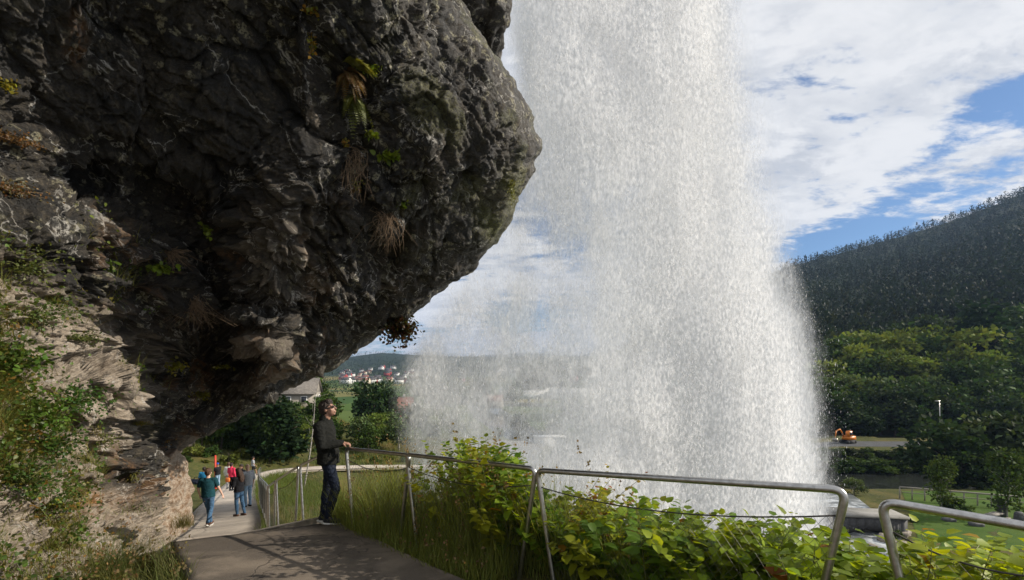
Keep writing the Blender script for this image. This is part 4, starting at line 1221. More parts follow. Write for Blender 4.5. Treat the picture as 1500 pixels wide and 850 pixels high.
def person(loc, face, J, look, mats, label, group=None, vox=.010, hair='short', top=('jacket', .012), shorts=False, sleeves=1.0, cap=None, glasses=False, sc=1.0, hands=((.4, 1), (.4, 1)), skirt=.0):
    """J: joints in local space (x right, y ahead, z up); look=(yaw,pitch) of the head"""
    root = empty('person', loc, face); root.scale = (sc, sc, sc); tag(root, label, 'person', group)
    J = {k: np.array(v, float) for k, v in J.items()}
    pel, ch, nk, hd = J['pelvis'], J['chest'], J['neck'], J['head']
    Rh = rotz(look[0]) @ rotx(look[1])
    f = np.array([0, 1.0, 0])
    b = MB()
    b.cap(pel, .125, (pel + ch) / 2, .115); b.cap((pel + ch) / 2, .115, ch, .135); b.cap(ch, .13, nk - [0, 0, .05], .085)
    b.cap(nk - [0, 0, .05], .06, hd + Rh @ np.array([0, -.02, -.05]), .052)
    for sg, s_ in ((-1, 'l'), (1, 'r')):
        sh, el, wr = J['sh_' + s_], J['el_' + s_], J['wr_' + s_]; hp, kn, an = J['hip_' + s_], J['kn_' + s_], J['an_' + s_]
        b.cap(ch + [0, 0, .08], .09, sh, .056); b.cap(sh, .052, el, .039); b.cap(el, .039, wr, .026)
        b.cap(hp, .088, kn, .054); b.cap(kn, .052, kn + (an - kn) * .35 + [0, -.012, 0], .053); b.cap(kn + (an - kn) * .35, .052, an, .034)
        fw = J.get('toe_' + s_, an + [0, .15, -.06]); b.cap(an, .034, an + (fw - an) * .3 - [0, 0, .02], .036); b.cap(an - [0, .03, .045], .036, fw, .026)
        hdv = J.get('hd_' + s_, wr - el); hn = J.get('hn_' + s_, np.array([sg * 1.0, 0, 0]) if abs(unit(wr - el)[0]) < .8 else np.array([0, 0, 1.0]))
        c_, sd = hands[0 if sg < 0 else 1]; hand(b, wr, hdv, hn - unit(hdv) * (hn @ unit(hdv)), J.get('hs_' + s_, np.array(-1.0 if sg < 0 else 1.0)) * sd, c_)
    g = head(b, hd, Rh)
    put('body', remesh(b, vox, 3), M[mats.get('skin', 'skin')], root)
    # ---- upper garment
    tm, th = top
    b = MB(); tz = J.get('hem', np.array(pel[2] - .06)); hz = float(tz)
    cx, cy = pel[0], pel[1]
    rows = [(cx, cy, hz, .178 + th, .128 + th), (cx, cy, pel[2] + .08, .168 + th, .122 + th), ((cx + ch[0]) / 2, (cy + ch[1]) / 2, (pel[2] + ch[2]) / 2, .160 + th, .118 + th),
            (ch[0], ch[1], ch[2] - .02, .178 + th, .130 + th), (ch[0], ch[1], ch[2] + .10, .175 + th, .112 + th), (nk[0], nk[1], nk[2] - .055, .12 + th, .085 + th), (nk[0], nk[1], nk[2] + .0, .068 + th, .068 + th)]
    b.loft(rows, 28)
    for sg, s_ in ((-1, 'l'), (1, 'r')):
        sh, el, wr = J['sh_' + s_], J['el_' + s_], J['wr_' + s_]
        b.cap(ch + [0, 0, .08], .085 + th, sh, .062 + th)
        e2 = sh + (el - sh) * min(1, sleeves * 2)
        b.cap(sh, .058 + th, e2, .046 + th)
        if sleeves > .5: b.cap(el, .046 + th, el + (wr - el) * (sleeves * 2 - 1) * .97, .036 + th * .9)
    if top[0] == 'jacket': b.cap(nk + [-.0, -.01, -.02], .078, nk + [0, -.005, .03], .072)
    put('jacket' if mats.get('coat') else 'top', remesh(b, vox, 2, .008 if mats.get('coat') else .006, 9, (1, 1, 1.6)), M[mats['top']], root)
    # ---- trousers
    b = MB(); b.loft([(cx, cy, pel[2] - .10, .160, .125), (cx, cy, pel[2] + .01, .160, .120), (cx, cy, pel[2] + .10, .145, .108)], 24)
    for s_ in 'lr':
        hp, kn, an = J['hip_' + s_], J['kn_' + s_], J['an_' + s_]
        if shorts: b.cap(hp, .102, hp + (kn - hp) * .72, .085)
        else:
            b.cap(hp, .093, kn, .061); b.cap(kn, .061, kn + (an - kn) * .35 + [0, -.012, 0], .060); b.cap(kn + (an - kn) * .35, .058, an + (kn - an) * .02, .044)
    put('shorts' if shorts else 'trousers', remesh(b, vox, 2, .008, 11, (1, 1, 1.5)), M[mats['legs']], root)
    # ---- shoes with a sole each
    for s_ in 'lr':
        an = J['an_' + s_]; fw = J.get('toe_' + s_, an + [0, .15, -.06]); d = unit(fw - (an - [0, 0, .055]));
        heel = an - [0, 0, .058] - d * .055; b = MB()
        b.cap(an - [0, 0, .01], .043, an - [0, 0, .04], .046); b.cap(heel + d * .03 + [0, 0, .012], .044, fw + [0, 0, .012], .036); b.cap(an + [0, .01, -.03], .042, heel + d * .15 + [0, 0, .02], .04)
        sh_o = put('shoe', remesh(b, max(.007, vox * .8), 3), M[mats['shoe']], root)
        x = unit(np.cross(d, [0, 0, 1])); up = np.cross(x, d); so_ = []
        for a in np.linspace(0, 2 * math.pi, 20, endpoint=False):
            ca, sa = math.cos(a), math.sin(a); so_.append(heel + d * (.105 + .145 * ca) + x * (.046 - .006 * ca) * sa - up * .045)
        MB().prism(so_, up * .026).build('sole', M[mats.get('sole', 'rubber_white')], sh_o)
    # ---- hair
    b = MB(); hs = 1.0
    if hair in ('short', 'bun', 'long'):
        b.ell(g((0, -.022, .045)), (.086, .100, .088), Rh, 18, 12); b.ell(g((0, -.055, .0)), (.078, .062, .085), Rh, 14, 10)
        b.ell(g((0, .030, .092)), (.060, .056, .030), Rh, 12, 8)
    if hair == 'short': b.ell(g((.012, .028, .112)), (.052, .058, .026), Rh, 10, 8)
    if hair == 'bun': b.ell(g((0, -.105, .07)), (.045, .045, .045), Rh, 12, 8)
    if hair == 'long':
        b.ell(g((0, -.075, -.12)), (.098, .055, .16), Rh, 14, 10); b.ell(g((0, -.085, -.27)), (.10, .045, .15), None, 14, 10)
        b.ell(g((-.062, .01, -.11)), (.03, .045, .13), Rh, 10, 8); b.ell(g((.062, .01, -.11)), (.03, .045, .13), Rh, 10, 8)
    if hair != 'none': put('hair', remesh(b, max(.007, vox * .8), 1, .014, 26), M[mats.get('hair', 'hair_dark')], root)
    if cap:
        b = MB(); b.ell(g((0, -.012, .062)), (.088, .104, .072), Rh, 16, 10); b.ell(g((0, .105, .05)), (.06, .06, .012), Rh, 12, 6)
        put('cap', remesh(b, .008, 2), M[cap], root)
    if glasses:
        b = MB()
        for sg in (-1, 1):
            b.ell(g((sg * .033, .094, .012)), (.028, .006, .020), Rh, 12, 8); b.cap(g((sg * .062, .088, .018)), .0032, g((sg * .080, -.01, .012)), .0032, 6)
        b.cap(g((-.01, .1, .016)), .0035, g((.01, .1, .016)), .0035, 6)
        b.build('sunglasses', M['glass_dark'], root, True)
    else:
        for sg in (-1, 1): MB().ell(g((sg * .032, .086, .006)), (.012, .006, .006), Rh, 8, 6).build('eye', M['glass_dark'], root, True)
    return root


def stand(H=1.0, **k):
    J = dict(pelvis=(0, 0, .96), chest=(0, 0, 1.28), neck=(0, .0, 1.47), head=(0, .025, 1.625), sh_l=(-.18, 0, 1.40), sh_r=(.18, 0, 1.40), el_l=(-.24, -.03, 1.12), el_r=(.24, -.03, 1.12),
             wr_l=(-.25, .06, .87), wr_r=(.25, .06, .87), hip_l=(-.085, 0, .92), hip_r=(.085, 0, .92), kn_l=(-.09, .02, .49), kn_r=(.09, .02, .49), an_l=(-.09, -.02, .088), an_r=(.09, -.02, .088))
    J.update(k); return J


# --- the man at the rail: faces right (+x of the scene), right hand on the rail, weight on the far leg
fm = P(479, 764, 6.67); fm[2] = -2.205
face = R(-90)                                # local +y points along scene +x
# local frame: y = scene x, x = -scene y
def loc_m(p): return np.array([-(p[1] - fm[1]), p[0] - fm[0], p[2] - fm[2]])


Ahand, dh = rl_at(514); hand_w = np.array([Ahand[0] - .035, Ahand[1] + .03, rz_at(657.5, dh) + .036])
wl = loc_m(hand_w)
Jm = stand(pelvis=(0, .02, .965), chest=(0, -.035, 1.28), neck=(0, -.03, 1.485), head=(0, .015, 1.645), sh_l=(-.18, -.06, 1.41), sh_r=(.18, -.04, 1.41), el_l=(-.24, -.14, 1.13), el_r=(.25, .03, 1.14),
           wr_l=(-.20, -.02, .93), wr_r=tuple(wl + np.array([.03, -.10, .035])), hd_r=np.array((-.05, 1.0, -.12)), hn_r=np.array((.1, .12, 1.0)), hs_r=np.array(1.0),
           hip_l=(-.09, .02, .92), hip_r=(.09, .03, .92), kn_l=(-.09, -.03, .49), kn_r=(.085, .165, .52), an_l=(-.08, -.09, .088), an_r=(.05, .03, .095), toe_l=(-.09, .08, .032), toe_r=(.07, .19, .032), hem=np.array(.86))
person(tuple(fm), face, Jm, (0, R(16)), dict(top='jacket', legs='denim_navy', shoe='shoe_dark', hair='hair_dark', coat=1, skin='skin'), 'man in dark jacket and sunglasses standing at the handrail looking up at the fall', vox=.0068, top=('jacket', .016), glasses=True, sc=1.01,
       hands=((.4, 1), (.75, 1)))


def spot(px, py, d):
    p = P(px, py, d); dd, zp, _ = path_near(np.array([p[0]]), np.array([p[1]])); p[2] = (zp[0] + .012) if abs(dd[0]) < 1.4 else ground_at(p[0], p[1]); return tuple(p)


TG = 'visitors on the lower path'
walk = lambda a=.16, **k: stand(**{**dict(kn_l=(-.08, .16 * a / .16, .50), an_l=(-.075, .22 * a / .16, .10), kn_r=(.08, -.02, .50), an_r=(.07, -.30 * a / .16, .17), toe_r=(.07, -.19 * a / .16, .06),
                                    el_l=(-.25, -.12, 1.14), wr_l=(-.27, -.16, .89), el_r=(.26, .04, 1.14), wr_r=(.28, .20, .95)), **k})
# woman in teal walking away, arms out
person(spot(305, 769, 13.5), R(14), walk(.13, an_l=(.02, .14, .09), kn_l=(-.03, .12, .50), wr_r=(.34, .12, .90), el_r=(.27, .02, 1.15), el_l=(-.27, .0, 1.15), wr_l=(-.26, .10, .93)), (R(-6), 0),
       dict(top='teal', legs='denim', shoe='brown_leather', hair='hair_brown', skin='skin_pale'), 'woman in short-sleeved teal top and blue jeans walking away down the path', vox=.011, hair='bun', top=('tee', .012), sleeves=.34, sc=.98)
# long-haired woman with a telephone
person(spot(350, 758, 15.6), R(75), stand(el_l=(-.23, .02, 1.15), wr_l=(-.10, .24, 1.22), el_r=(.23, .02, 1.15), wr_r=(.10, .24, 1.22), an_r=(.10, -.16, .088), kn_r=(.09, -.06, .49)), (0, R(-18)),
       dict(top='black_cloth', legs='denim', shoe='brown_leather', hair='hair_long', coat=1, sole='brown_leather'), 'woman with long auburn hair and black jacket bending over her telephone by the handrail', vox=.011, hair='long', top=('jacket', .012), sc=.93)
# pale shirt, thinning hair
person(spot(363, 742, 18.6), R(60), stand(), (0, R(-12)), dict(top='grey_cloth', legs='denim_pale', shoe='shoe_dark', hair='hair_brown', skin='skin_pale'), 'man in pale grey shirt with balding head behind the long-haired woman', vox=.013, hair='none', top=('tee', .02), sleeves=.45, sc=1.0)
person(spot(354, 728, 24), R(165), stand(el_r=(.22, .05, 1.15), wr_r=(.06, .22, 1.25)), (R(10), R(-5)), dict(top='black_cloth', legs='black_cloth', shoe='shoe_dark', hair='hair_dark', coat=1), 'person with black hair and black jacket facing uphill behind the balding man', vox=.014, hair='short', top=('jacket', .02), sc=.98)
pk = person(spot(339, 714, 29), R(-8), stand(el_l=(-.24, .04, 1.14), wr_l=(-.23, .20, 1.02)), (R(-5), 0), dict(top='pink_cloth', legs='denim_navy', shoe='shoe_dark', hair='hair_dark', coat=1), 'person in bright pink-red jacket seen from behind', vox=.014, hair='short', top=('jacket', .02), sc=1.0)
bgm = MB(); bgm.loft([(0, 0, .0, .10, .05), (0, 0, .06, .15, .075), (0, 0, .22, .15, .07), (0, 0, .28, .11, .045)], 14); bgm.tube(fillet([(-.09, 0, .27), (-.06, 0, .47), (.06, 0, .47), (.09, 0, .27)], .05), .011, 6)
bp = np.array(spot(333.5, 712, 28.7)); bg_o = bgm.build('shoulder_bag', M['orange_cloth'], None, True); bg_o.location = (bp[0], bp[1], bp[2] + .62); tag(bg_o, 'orange shoulder bag hanging beside the person in pink-red', 'bag')
person(spot(335, 710, 31), R(8), stand(), (0, 0), dict(top='white_cloth', legs='grey_cloth', shoe='shoe_dark', hair='hair_brown'), 'person in a white top half hidden behind the pink-red jacket', vox=.016, hair='short', top=('tee', .02), sc=1.02)
bl = np.array(spot(319, 712, 32.5))
person(tuple(bl), R(70), stand(el_l=(-.22, .08, 1.17), wr_l=(-.10, .28, 1.20), el_r=(.22, .06, 1.15), wr_r=(.10, .26, 1.10)), (0, R(-5)), dict(top='black_cloth', legs='denim_pale', shoe='shoe_dark', hair='hair_dark'), 'person in blue cap, black shirt and light jeans holding a tall red pole', vox=.016, hair='none', top=('tee', .016), sleeves=.35, cap='cap_blue', sc=1.0)
mp = MB(); mp.box((0, 0, 1.18), (.10, .10, 2.36), bev=.02); mp.box((0, 0, .02), (.26, .26, .04), bev=.03); mpo = mp.build('marker_pole', M['red_paint']); q_ = spot(315.5, 712, 32.4); mpo.location = q_; tag(mpo, 'tall red marker pole beside the person in the blue cap', 'pole')
person(spot(299, 712, 26), R(20), stand(), (0, R(-8)), dict(top='blue_cloth', legs='black_cloth', shoe='shoe_dark', hair='hair_dark'), 'person in blue shirt and dark cap partly behind the woman in teal', vox=.015, hair='short', top=('tee', .016), sleeves=.4, cap='black_cloth', sc=.97)
person(spot(370.5, 696, 43.5), R(-55), walk(.24), (0, R(-4)), dict(top='grey_cloth', legs='black_cloth', shoe='shoe_dark', hair='hair_dark'), 'man in grey tee and black shorts striding up the far bend of the path', vox=.016, hair='short', top=('tee', .016), sleeves=.35, shorts=True, sc=1.03)
# rucksack lying on the verge
rs = MB(); rs.cap((-.30, 0, .20), .20, (.30, .05, .18), .19); rs.ell((0, -.16, .17), (.26, .10, .13)); rs.tube(fillet([(-.2, .05, .36), (-.1, .02, .52), (.1, .02, .52), (.2, .05, .36)], .08), .018, 6)
rso = put('duffel_bag', remesh(rs, .02, 3, .02, 8), M['denim_navy'], None); rso.location = spot(287, 706, 33); rso.location.z += -.02; tag(rso, 'dark blue duffel bag lying on the verge behind the pale rock slab', 'bag')

FG = 'walkers on the valley path'
for px, py, d, f_, top_, leg_, lab in ((540, 674, 90, R(170), 'black_cloth', 'shorts', 'far walker in black top and shorts'), (553.5, 671, 93, R(-90), 'black_cloth', 'long', 'far walker in black top and dark trousers between the other two'), (567, 670, 95, R(80), 'orange_cloth', 'long', 'far walker in an orange-red top')):
    p = at_ground(px, py, d); p = P(px, py, d); gz_ = ground_at(p[0], p[1])
    person((p[0], p[1], gz_), f_, walk(.12), (0, 0), dict(top=top_, legs='black_cloth', shoe='shoe_dark', hair='hair_dark'), lab + ' on the valley path', vox=.02, hair='short', top=('tee', .016), sleeves=.4, shorts=(leg_ == 'shorts'))
# ================================================================ plants close by
def knotweed(name, shoots, label, group, cols=((.16, .215, .018), (.215, .23, .018), (.085, .145, .014)), lsize=(.095, .175), orange=.015):
    """arching stems with broad leaves; shoots: list of (base, tip, sag)"""
    lp, ld, ln, ls, lc = [], [], [], [], []
    st = MB(); r = np.random.default_rng(abs(hash(label)) % 9973 if False else len(label) * 37 + len(shoots))
    c0 = np.mean([s[0] for s in shoots], axis=0)
    for base, tip, sag in shoots:
        base, tip = np.array(base, float), np.array(tip, float); w = np.linspace(0, 1, 16)[:, None]
        mid = base + (tip - base) * .55 + np.array([0, 0, sag])
        pts = (1 - w) ** 2 * base + 2 * w * (1 - w) * mid + w * w * tip
        pts += .02 * np.cumsum(r.normal(0, .35, pts.shape), 0) * w
        st.tube((pts - c0)[::2], np.linspace(.006, .0018, 8), 5)
        T = unit(np.gradient(pts, axis=0)); L = np.linalg.norm(tip - base); nl = int(13 + 13 * L)
        tone = np.array(cols[r.integers(len(cols))]) * r.uniform(.9, 1.5)
        for j in range(nl):
            q = .22 + .78 * (j + r.uniform(-.3, .3)) / nl; q = min(max(q, 0), .999)
            i = q * 15; a = int(i); p = pts[a] + (pts[min(a + 1, 15)] - pts[a]) * (i - a); tt_ = T[a]
            sd = unit(np.cross(tt_, [0, 0, 1.0])) * (1 if j % 2 else -1)
            d = unit(sd * .9 + tt_ * .45 + np.array([0, 0, r.uniform(-.55, .15)]) + r.normal(0, .22, 3))
            s = r.uniform(*lsize) * (1 - .45 * q ** 3)
            lp.append(p + d * .02); ld.append(d); ln.append(unit(np.array([0, 0, 1.0]) + r.normal(0, .32, 3) + tt_ * .2)); ls.append(s)
            c = tone * r.uniform(.8, 1.25)
            if r.uniform() < orange: c = np.array([(.26, .13, .012), (.30, .20, .02), (.20, .07, .012)][r.integers(3)])
            lc.append(c)
    root = empty(name, c0); tag(root, label, 'shrub', group)
    lp = np.array(lp) - c0
    V, Fs, C = leaf_cloud(lp, np.array(ld), np.array(ln), np.array(ls), np.array(lc))
    mesh_np('foliage', V, Fs, M['knot'], root, True, C); st.build('stems', M['stem'], root, True)
    return root


rk = np.random.default_rng(5)
RD = unit(np.array([4.46, -4.0])); RO = np.array([-RD[1], RD[0]])          # along the rail to the right, and outwards from it
RA = np.array([-2.36, 6.6])


def rail_xy(a, o): return RA + RD * a + RO * o


def shoots_for(a0, a1, o0, o1, top_fn, n, lean=.35, droop=.0):
    out = []
    for _ in range(n):
        a, o_ = rk.uniform(a0, a1), rk.uniform(o0, o1)
        b = rail_xy(a, o_); g = ground_at(b[0], b[1])
        dr = rk.normal(0, lean, 2) + RO * rk.uniform(-.12, .30)
        tx, ty = b + dr
        zt = top_fn(tx, ty) - abs(rk.normal(0, .16)) - rk.uniform(0, .9) ** 2 * .85
        if zt < g + .35: zt = g + .35 + rk.uniform(0, .2)
        out.append(((b[0], b[1], g), (tx, ty, zt), rk.uniform(.10, .32)))
    return out


TOPX = np.array([560, 600, 640, 690, 740, 770, 800, 850, 895, 950, 1000, 1060, 1130, 1200, 1250, 1310, 1380, 1450, 1520, 1700])
TOPY = np.array([690, 668, 640, 634, 645, 676, 712, 712, 704, 722, 734, 752, 752, 762, 790, 790, 764, 772, 768, 770.])


def top_px(x, y):
    px = CX + F * x / y; return (HY - np.interp(px, TOPX, TOPY)) * y / F


KG = 'knotweed shrubs growing below the handrail'
for a0, a1, o0, o1, n_, lab, kw in (
        (.75, 2.0, .55, 2.0, 70, 'tall yellow-green mound of broad leaves rising above the rail beyond the grass', dict(orange=.03, lsize=(.09, .16))),
        (1.9, 2.9, .2, 1.6, 62, 'leafy shrub behind the rail joint, lower than the tall mound beside it', dict(orange=.025)),
        (2.8, 3.6, .12, 1.4, 62, 'yellow-tinged leafy shrub with an orange shoot poking over the longest rail', dict(orange=.04)),
        (3.5, 4.25, .1, 1.3, 60, 'dense dark green leafy shrub under the middle of the longest rail', dict(orange=.01)),
        (4.2, 4.9, .1, 1.2, 56, 'leafy shrub behind the wire net, white water showing through its leaves', dict(orange=.01)),
        (4.85, 5.45, .12, 1.1, 52, 'broad-leaved shrub around the last post of the longest rail', dict(orange=.01, cols=((.13, .20, .018), (.16, .215, .02)))),
        (5.4, 6.1, .22, 1.1, 52, 'bright broad-leaved shrub under the start of the nearest rail', dict(orange=.01, cols=((.17, .235, .02), (.13, .20, .018)))),
        (6.0, 7.2, .20, 1.1, 60, 'bright broad-leaved shrub filling the lower right corner', dict(orange=.01, cols=((.17, .235, .02), (.20, .25, .022))))):
    knotweed('knotweed_shrub', shoots_for(a0, a1, o0, o1, top_px, int(n_ * (1.5 if a0 < 5.3 else 2.3))), lab, KG, **kw)
# the single orange shoot above the rail
b = rail_xy(3.05, .5); tp = P(893, 678, 3.95)
knotweed('knotweed_shoot', [((b[0], b[1], -2.6), tuple(tp), .25), ((b[0] + .05, b[1], -2.6), tuple(P(905, 690, 3.95)), .2), ((b[0] + .05, b[1], -2.6), tuple(P(945, 692, 3.9)), .25)], 'orange and yellow leafy shoot standing up over the longest rail', None, cols=((.26, .16, .012), (.20, .19, .015)), orange=.35, lsize=(.05, .085))

# ---- grass: one mass between the path and the rail, another on the bank below the cliff
def grass(name, pos, h, w, lean, base, label=None, kind='stuff', parent=None, var=.3, seeds=.0, mat='blade', tipc=None):
    n = len(pos); c = vary(base, n, var)
    V, Fs, C = blades(pos, h, w, lean, c)
    if seeds:
        k = int(n * seeds); sp = pos[:k]; sh = h[:k] * 1.25
        V2, F2, C2 = blades(sp, sh, w[:k] * .5, lean[:k] * .6, vary((.16, .13, .06), k, .3))
        tips = sp + np.c_[rng.normal(0, .05, (k, 2)), sh * .93]; m_ = 9
        pp = np.repeat(tips, m_, 0) + rng.normal(0, 1, (k * m_, 3)) * np.array([.016, .016, .055])
        V3, F3, C3 = leaf_cloud(pp, unit(rng.normal(0, .5, (k * m_, 3)) + [0, 0, 1]), rand_dirs(k * m_), np.full(k * m_, .03), vary((.21, .15, .075), k * m_, .35), 'card')
        V, Fs, C = merge([(V, Fs, C), (V2, F2, C2), (V3, F3, C3)])
    o = mesh_np(name, V, Fs, M[mat], parent, False, C)
    if kind: tag(o, label, None, None, kind)
    return o


n_ = 15000
a_ = rng.uniform(-.45, 4.6, n_) ; o_ = rng.uniform(-.45, 1.1, n_) ** 1
xy = RA[None] + RD[None] * a_[:, None] + RO[None] * o_[:, None]
dd, zz, _ = path_near(xy[:, 0], xy[:, 1])
edgeo = -.62 + .0 * a_
gz = terrain(xy[:, 0], xy[:, 1])
keep = (dd > .94) & ~((a_ > 3.2) & (o_ < .1))
pos = np.c_[xy, gz][keep]; ok = o_[keep]
h = (.30 + .55 * sstep(-.35, .2, ok)) * rng.uniform(.55, 1.3, len(pos)) * (.65 + .5 * np.clip(fbm(pos * 1.6, 2) + .5, 0, 1))
grass('grass', pos, h, rng.uniform(.004, .009, len(pos)), rng.uniform(.15, .75, len(pos)), (.19, .225, .055), 'long grass between path edge and handrail', seeds=.016)
# green slope right of the lower path
n_ = 16000
k_ = rng.integers(k0 + 1, k0 + 95, n_); of = 1.0 + rng.gamma(1.6, 2.0, n_)
xy = PF[k_, :2] + PN[k_] * of[:, None] + rng.normal(0, .15, (n_, 2))
pos = np.c_[xy, terrain(xy[:, 0], xy[:, 1])]
sc_ = np.clip(pos[:, 1] / 10, .9, 3)
grass('grass', pos, rng.uniform(.18, .5, n_) * sc_ ** .4, .008 * sc_, rng.uniform(.2, .7, n_), (.105, .145, .030), 'grass on the slope beside the lower path', seeds=.02)
# bank under the cliff on the left
n_ = 26000
bx = rng.uniform(-7.8, -2.6, n_); by = rng.uniform(2.2, 11.5, n_)
dd, zz, _ = path_near(bx, by)
gz = terrain(bx, by)
keep = (dd < -1.28) & (bx / by * F + CX > -80)
lim = np.interp(by, [2, 4.3, 5.9, 7, 9, 12], [-2.6, -3.15, -4.5, -5.3, -6.9, -9.2]); keep &= bx < lim
pos = np.c_[bx, by, gz][keep]; m_ = len(pos)
dens = fbm(pos * .9 + 50, 2) > -.25; pos = pos[dens]; m_ = len(pos)
grass('grass', pos, rng.uniform(.16, .42, m_) * (.7 + .6 * np.clip(fbm(pos * 1.4, 2) + .4, 0, 1)), rng.uniform(.004, .009, m_), rng.uniform(.3, 1.0, m_), (.095, .10, .028), 'grass and weeds on the bank under the cliff', seeds=.03)


def bush(name, centre, rad, n, base, label, cat='shrub', group=None, size=(.035, .06), flat=.5, extra=None, down=0.0, stems=14, stem_m='stem', kind='leaf', clumps=9, outer=.35, axis=None):
    """leafy plant: twigs from one foot, leaves in clumps at their ends"""
    r = np.random.default_rng(len(label) * 101 + n); c = np.array(centre, float); rad = np.array(rad, float)
    root = empty(name, c); tag(root, label, cat, group)
    st = MB(); cl = []
    for _ in range(clumps):
        d = unit(r.normal(0, 1, 3)); d[2] = d[2] if down else abs(d[2]) * .9 + .05
        if down: d[2] = -abs(d[2]) * down + .1
        if axis is not None: d = unit(d * .7 + np.array(axis))
        cl.append(d * rad * r.uniform(.35, 1.0))
    cl = np.array(cl)
    for e in cl:
        m_ = e * .5 + r.normal(0, .08, 3) * rad + np.array([0, 0, .12 * rad[2]])
        w = np.linspace(0, 1, 6)[:, None]; pts = 2 * w * (1 - w) * m_ + w * w * e
        st.tube(pts, np.linspace(.006, .002, 6) * max(1, rad.max() * 1.6), 4)
    ci = r.integers(0, clumps, n); t_ = r.uniform(.25, 1.08, n)[:, None]
    pos = cl[ci] * t_ + r.normal(0, 1, (n, 3)) * rad * outer * .55
    d = unit(cl[ci] * .6 / rad + r.normal(0, .6, (n, 3)) + np.array([0, 0, -.15]))
    nn = unit(np.array([0, 0, 1.0]) * flat + r.normal(0, .45, (n, 3)))
    tone = r.uniform(.7, 1.3, (clumps, 1))[ci]
    C = np.clip(vary(base, n, .25, r) * tone, 0, 1)
    if extra is not None:
        k = r.uniform(0, 1, n) < extra[1]; C[k] = vary(extra[0], k.sum(), .3, r)
    V, Fs, C = leaf_cloud(pos, d, nn, r.uniform(*size, n), C, kind)
    mesh_np('foliage', V, Fs, M['leaf'], root, True, C); st.build('stems', M[stem_m], root, True)
    return root


def fern(name, centre, n_fr, length, base, label, group=None, up=.6, axis=(1, -.3, 0)):
    r = np.random.default_rng(len(label) * 7 + n_fr); c = np.array(centre, float); root = empty(name, c); tag(root, label, 'fern', group)
    lp, ld, ln, ls, lc = [], [], [], [], []; st = MB()
    for k in range(n_fr):
        d0 = unit(np.array(axis) + r.normal(0, .6, 3) * np.array([1, 1, .4]) + np.array([0, 0, up])); L = length * r.uniform(.6, 1.1)
        w = np.linspace(0, 1, 18)[:, None]; pts = d0 * L * w + np.array([0, 0, -1.0]) * L * .75 * w ** 2.2
        st.tube(pts[::3], np.linspace(.004, .0012, 6), 4); T = unit(np.gradient(pts, axis=0)); tone = np.array(base) * r.uniform(.7, 1.25)
        for i in range(2, 18):
            s = L * .24 * math.sin(math.pi * (.16 + .84 * i / 18.0)) + .01
            for sg in (-1, 1):
                sd = unit(np.cross(T[i], [0, 0, 1.0])) * sg
                lp.append(pts[i]); ld.append(unit(sd + T[i] * .35)); ln.append(unit(np.cross(sd, T[i]) * -sg + r.normal(0, .15, 3))); ls.append((s * .42, s, s)); lc.append(tone * r.uniform(.85, 1.15))
    V, Fs, C = leaf_cloud(np.array(lp), np.array(ld), np.array(ln), np.array(ls), np.array(lc))
    mesh_np('fronds', V, Fs, M['leaf'], root, True, C); st.build('stems', M['stem'], root, True); return root


def roots(name, px, py, n, length, label, spread=.5, mat='root', group=None, sag=1.0):
    c, nn = cliff_at(px, py); r = np.random.default_rng(len(label) * 13 + n); root = empty(name, c); tag(root, label, 'roots', group)
    mb = MB()
    for _ in range(n):
        e = nn * .10 * r.uniform(.3, 1.6) + np.array([r.normal(0, spread), r.normal(0, .1), -r.uniform(.4, 1) * sag]) * length
        w = np.linspace(0, 1, 9)[:, None]; m_ = nn * .15 + np.array([r.normal(0, .3), 0, .05]) * length
        s0_ = r.normal(0, .06, 3)
        pts = (1 - w) ** 2 * s0_ + 2 * w * (1 - w) * m_ + w * w * e + np.cumsum(r.normal(0, .012, (9, 3)), 0)
        mb.tube(pts, np.linspace(.005, .0018, 9), 4)
    mb.build('tangle', M[mat], root, True); return root


def on_cliff(px, py, out=.06): c, nn = cliff_at(px, py); return c + nn * out


CG = 'plants rooted in the cliff'
G1, G2, G3 = (.13, .18, .018), (.075, .125, .018), (.17, .165, .02); OCH = (.25, .14, .02); BRN = (.155, .085, .035)
bush('cliff_plant', on_cliff(455, 18), (.12, .12, .26), 60, G3, 'yellowing sprig at the top of the dark rock face', 'plant', CG, (.04, .07), .4, (OCH, .5), clumps=6)
bush('cliff_plant', on_cliff(456, 62), (.07, .10, .20), 46, OCH, 'orange-yellow trailing leaves under the topmost sprig', 'plant', CG, (.03, .055), .4, (G3, .4), down=1, clumps=5)
fern('cliff_fern', on_cliff(505, 108), 16, .34, BRN, 'brown withered fern tuft high on the overhang', CG, .1, (.5, -.4, -.5))
fern('cliff_fern', on_cliff(520, 100), 10, .30, (.15, .16, .03), 'yellow-green fern tuft high on the overhang above the withered fern', CG, .5, (.7, -.3, .2))
bush('cliff_plant', on_cliff(538, 94, .12), (.14, .10, .10), 34, G1, 'bright green leafy twig pointing right beside the upper ferns', 'plant', CG, (.05, .085), .6, None, clumps=5, axis=(1, 0, .1))
fern('cliff_fern', on_cliff(522, 140), 9, .34, (.14, .15, .04), 'drooping fern below the withered fern', CG, -.2, (.2, -.4, -.8))
bush('cliff_plant', on_cliff(515, 155), (.08, .10, .14), 40, OCH, 'small yellow tuft under the drooping fern', 'plant', CG, (.025, .05), .4, (G3, .5), down=1, clumps=5)
bush('cliff_plant', on_cliff(538, 200, .12), (.16, .10, .12), 42, G1, 'short green sprig in the middle of the overhang', 'plant', CG, (.05, .08), .6, None, clumps=5, axis=(.8, 0, -.4))
bush('cliff_plant', on_cliff(513, 212), (.08, .1, .14), 46, G3, 'yellowish tuft left of the short green sprig', 'plant', CG, (.03, .05), .4, (OCH, .4), down=1, clumps=5)
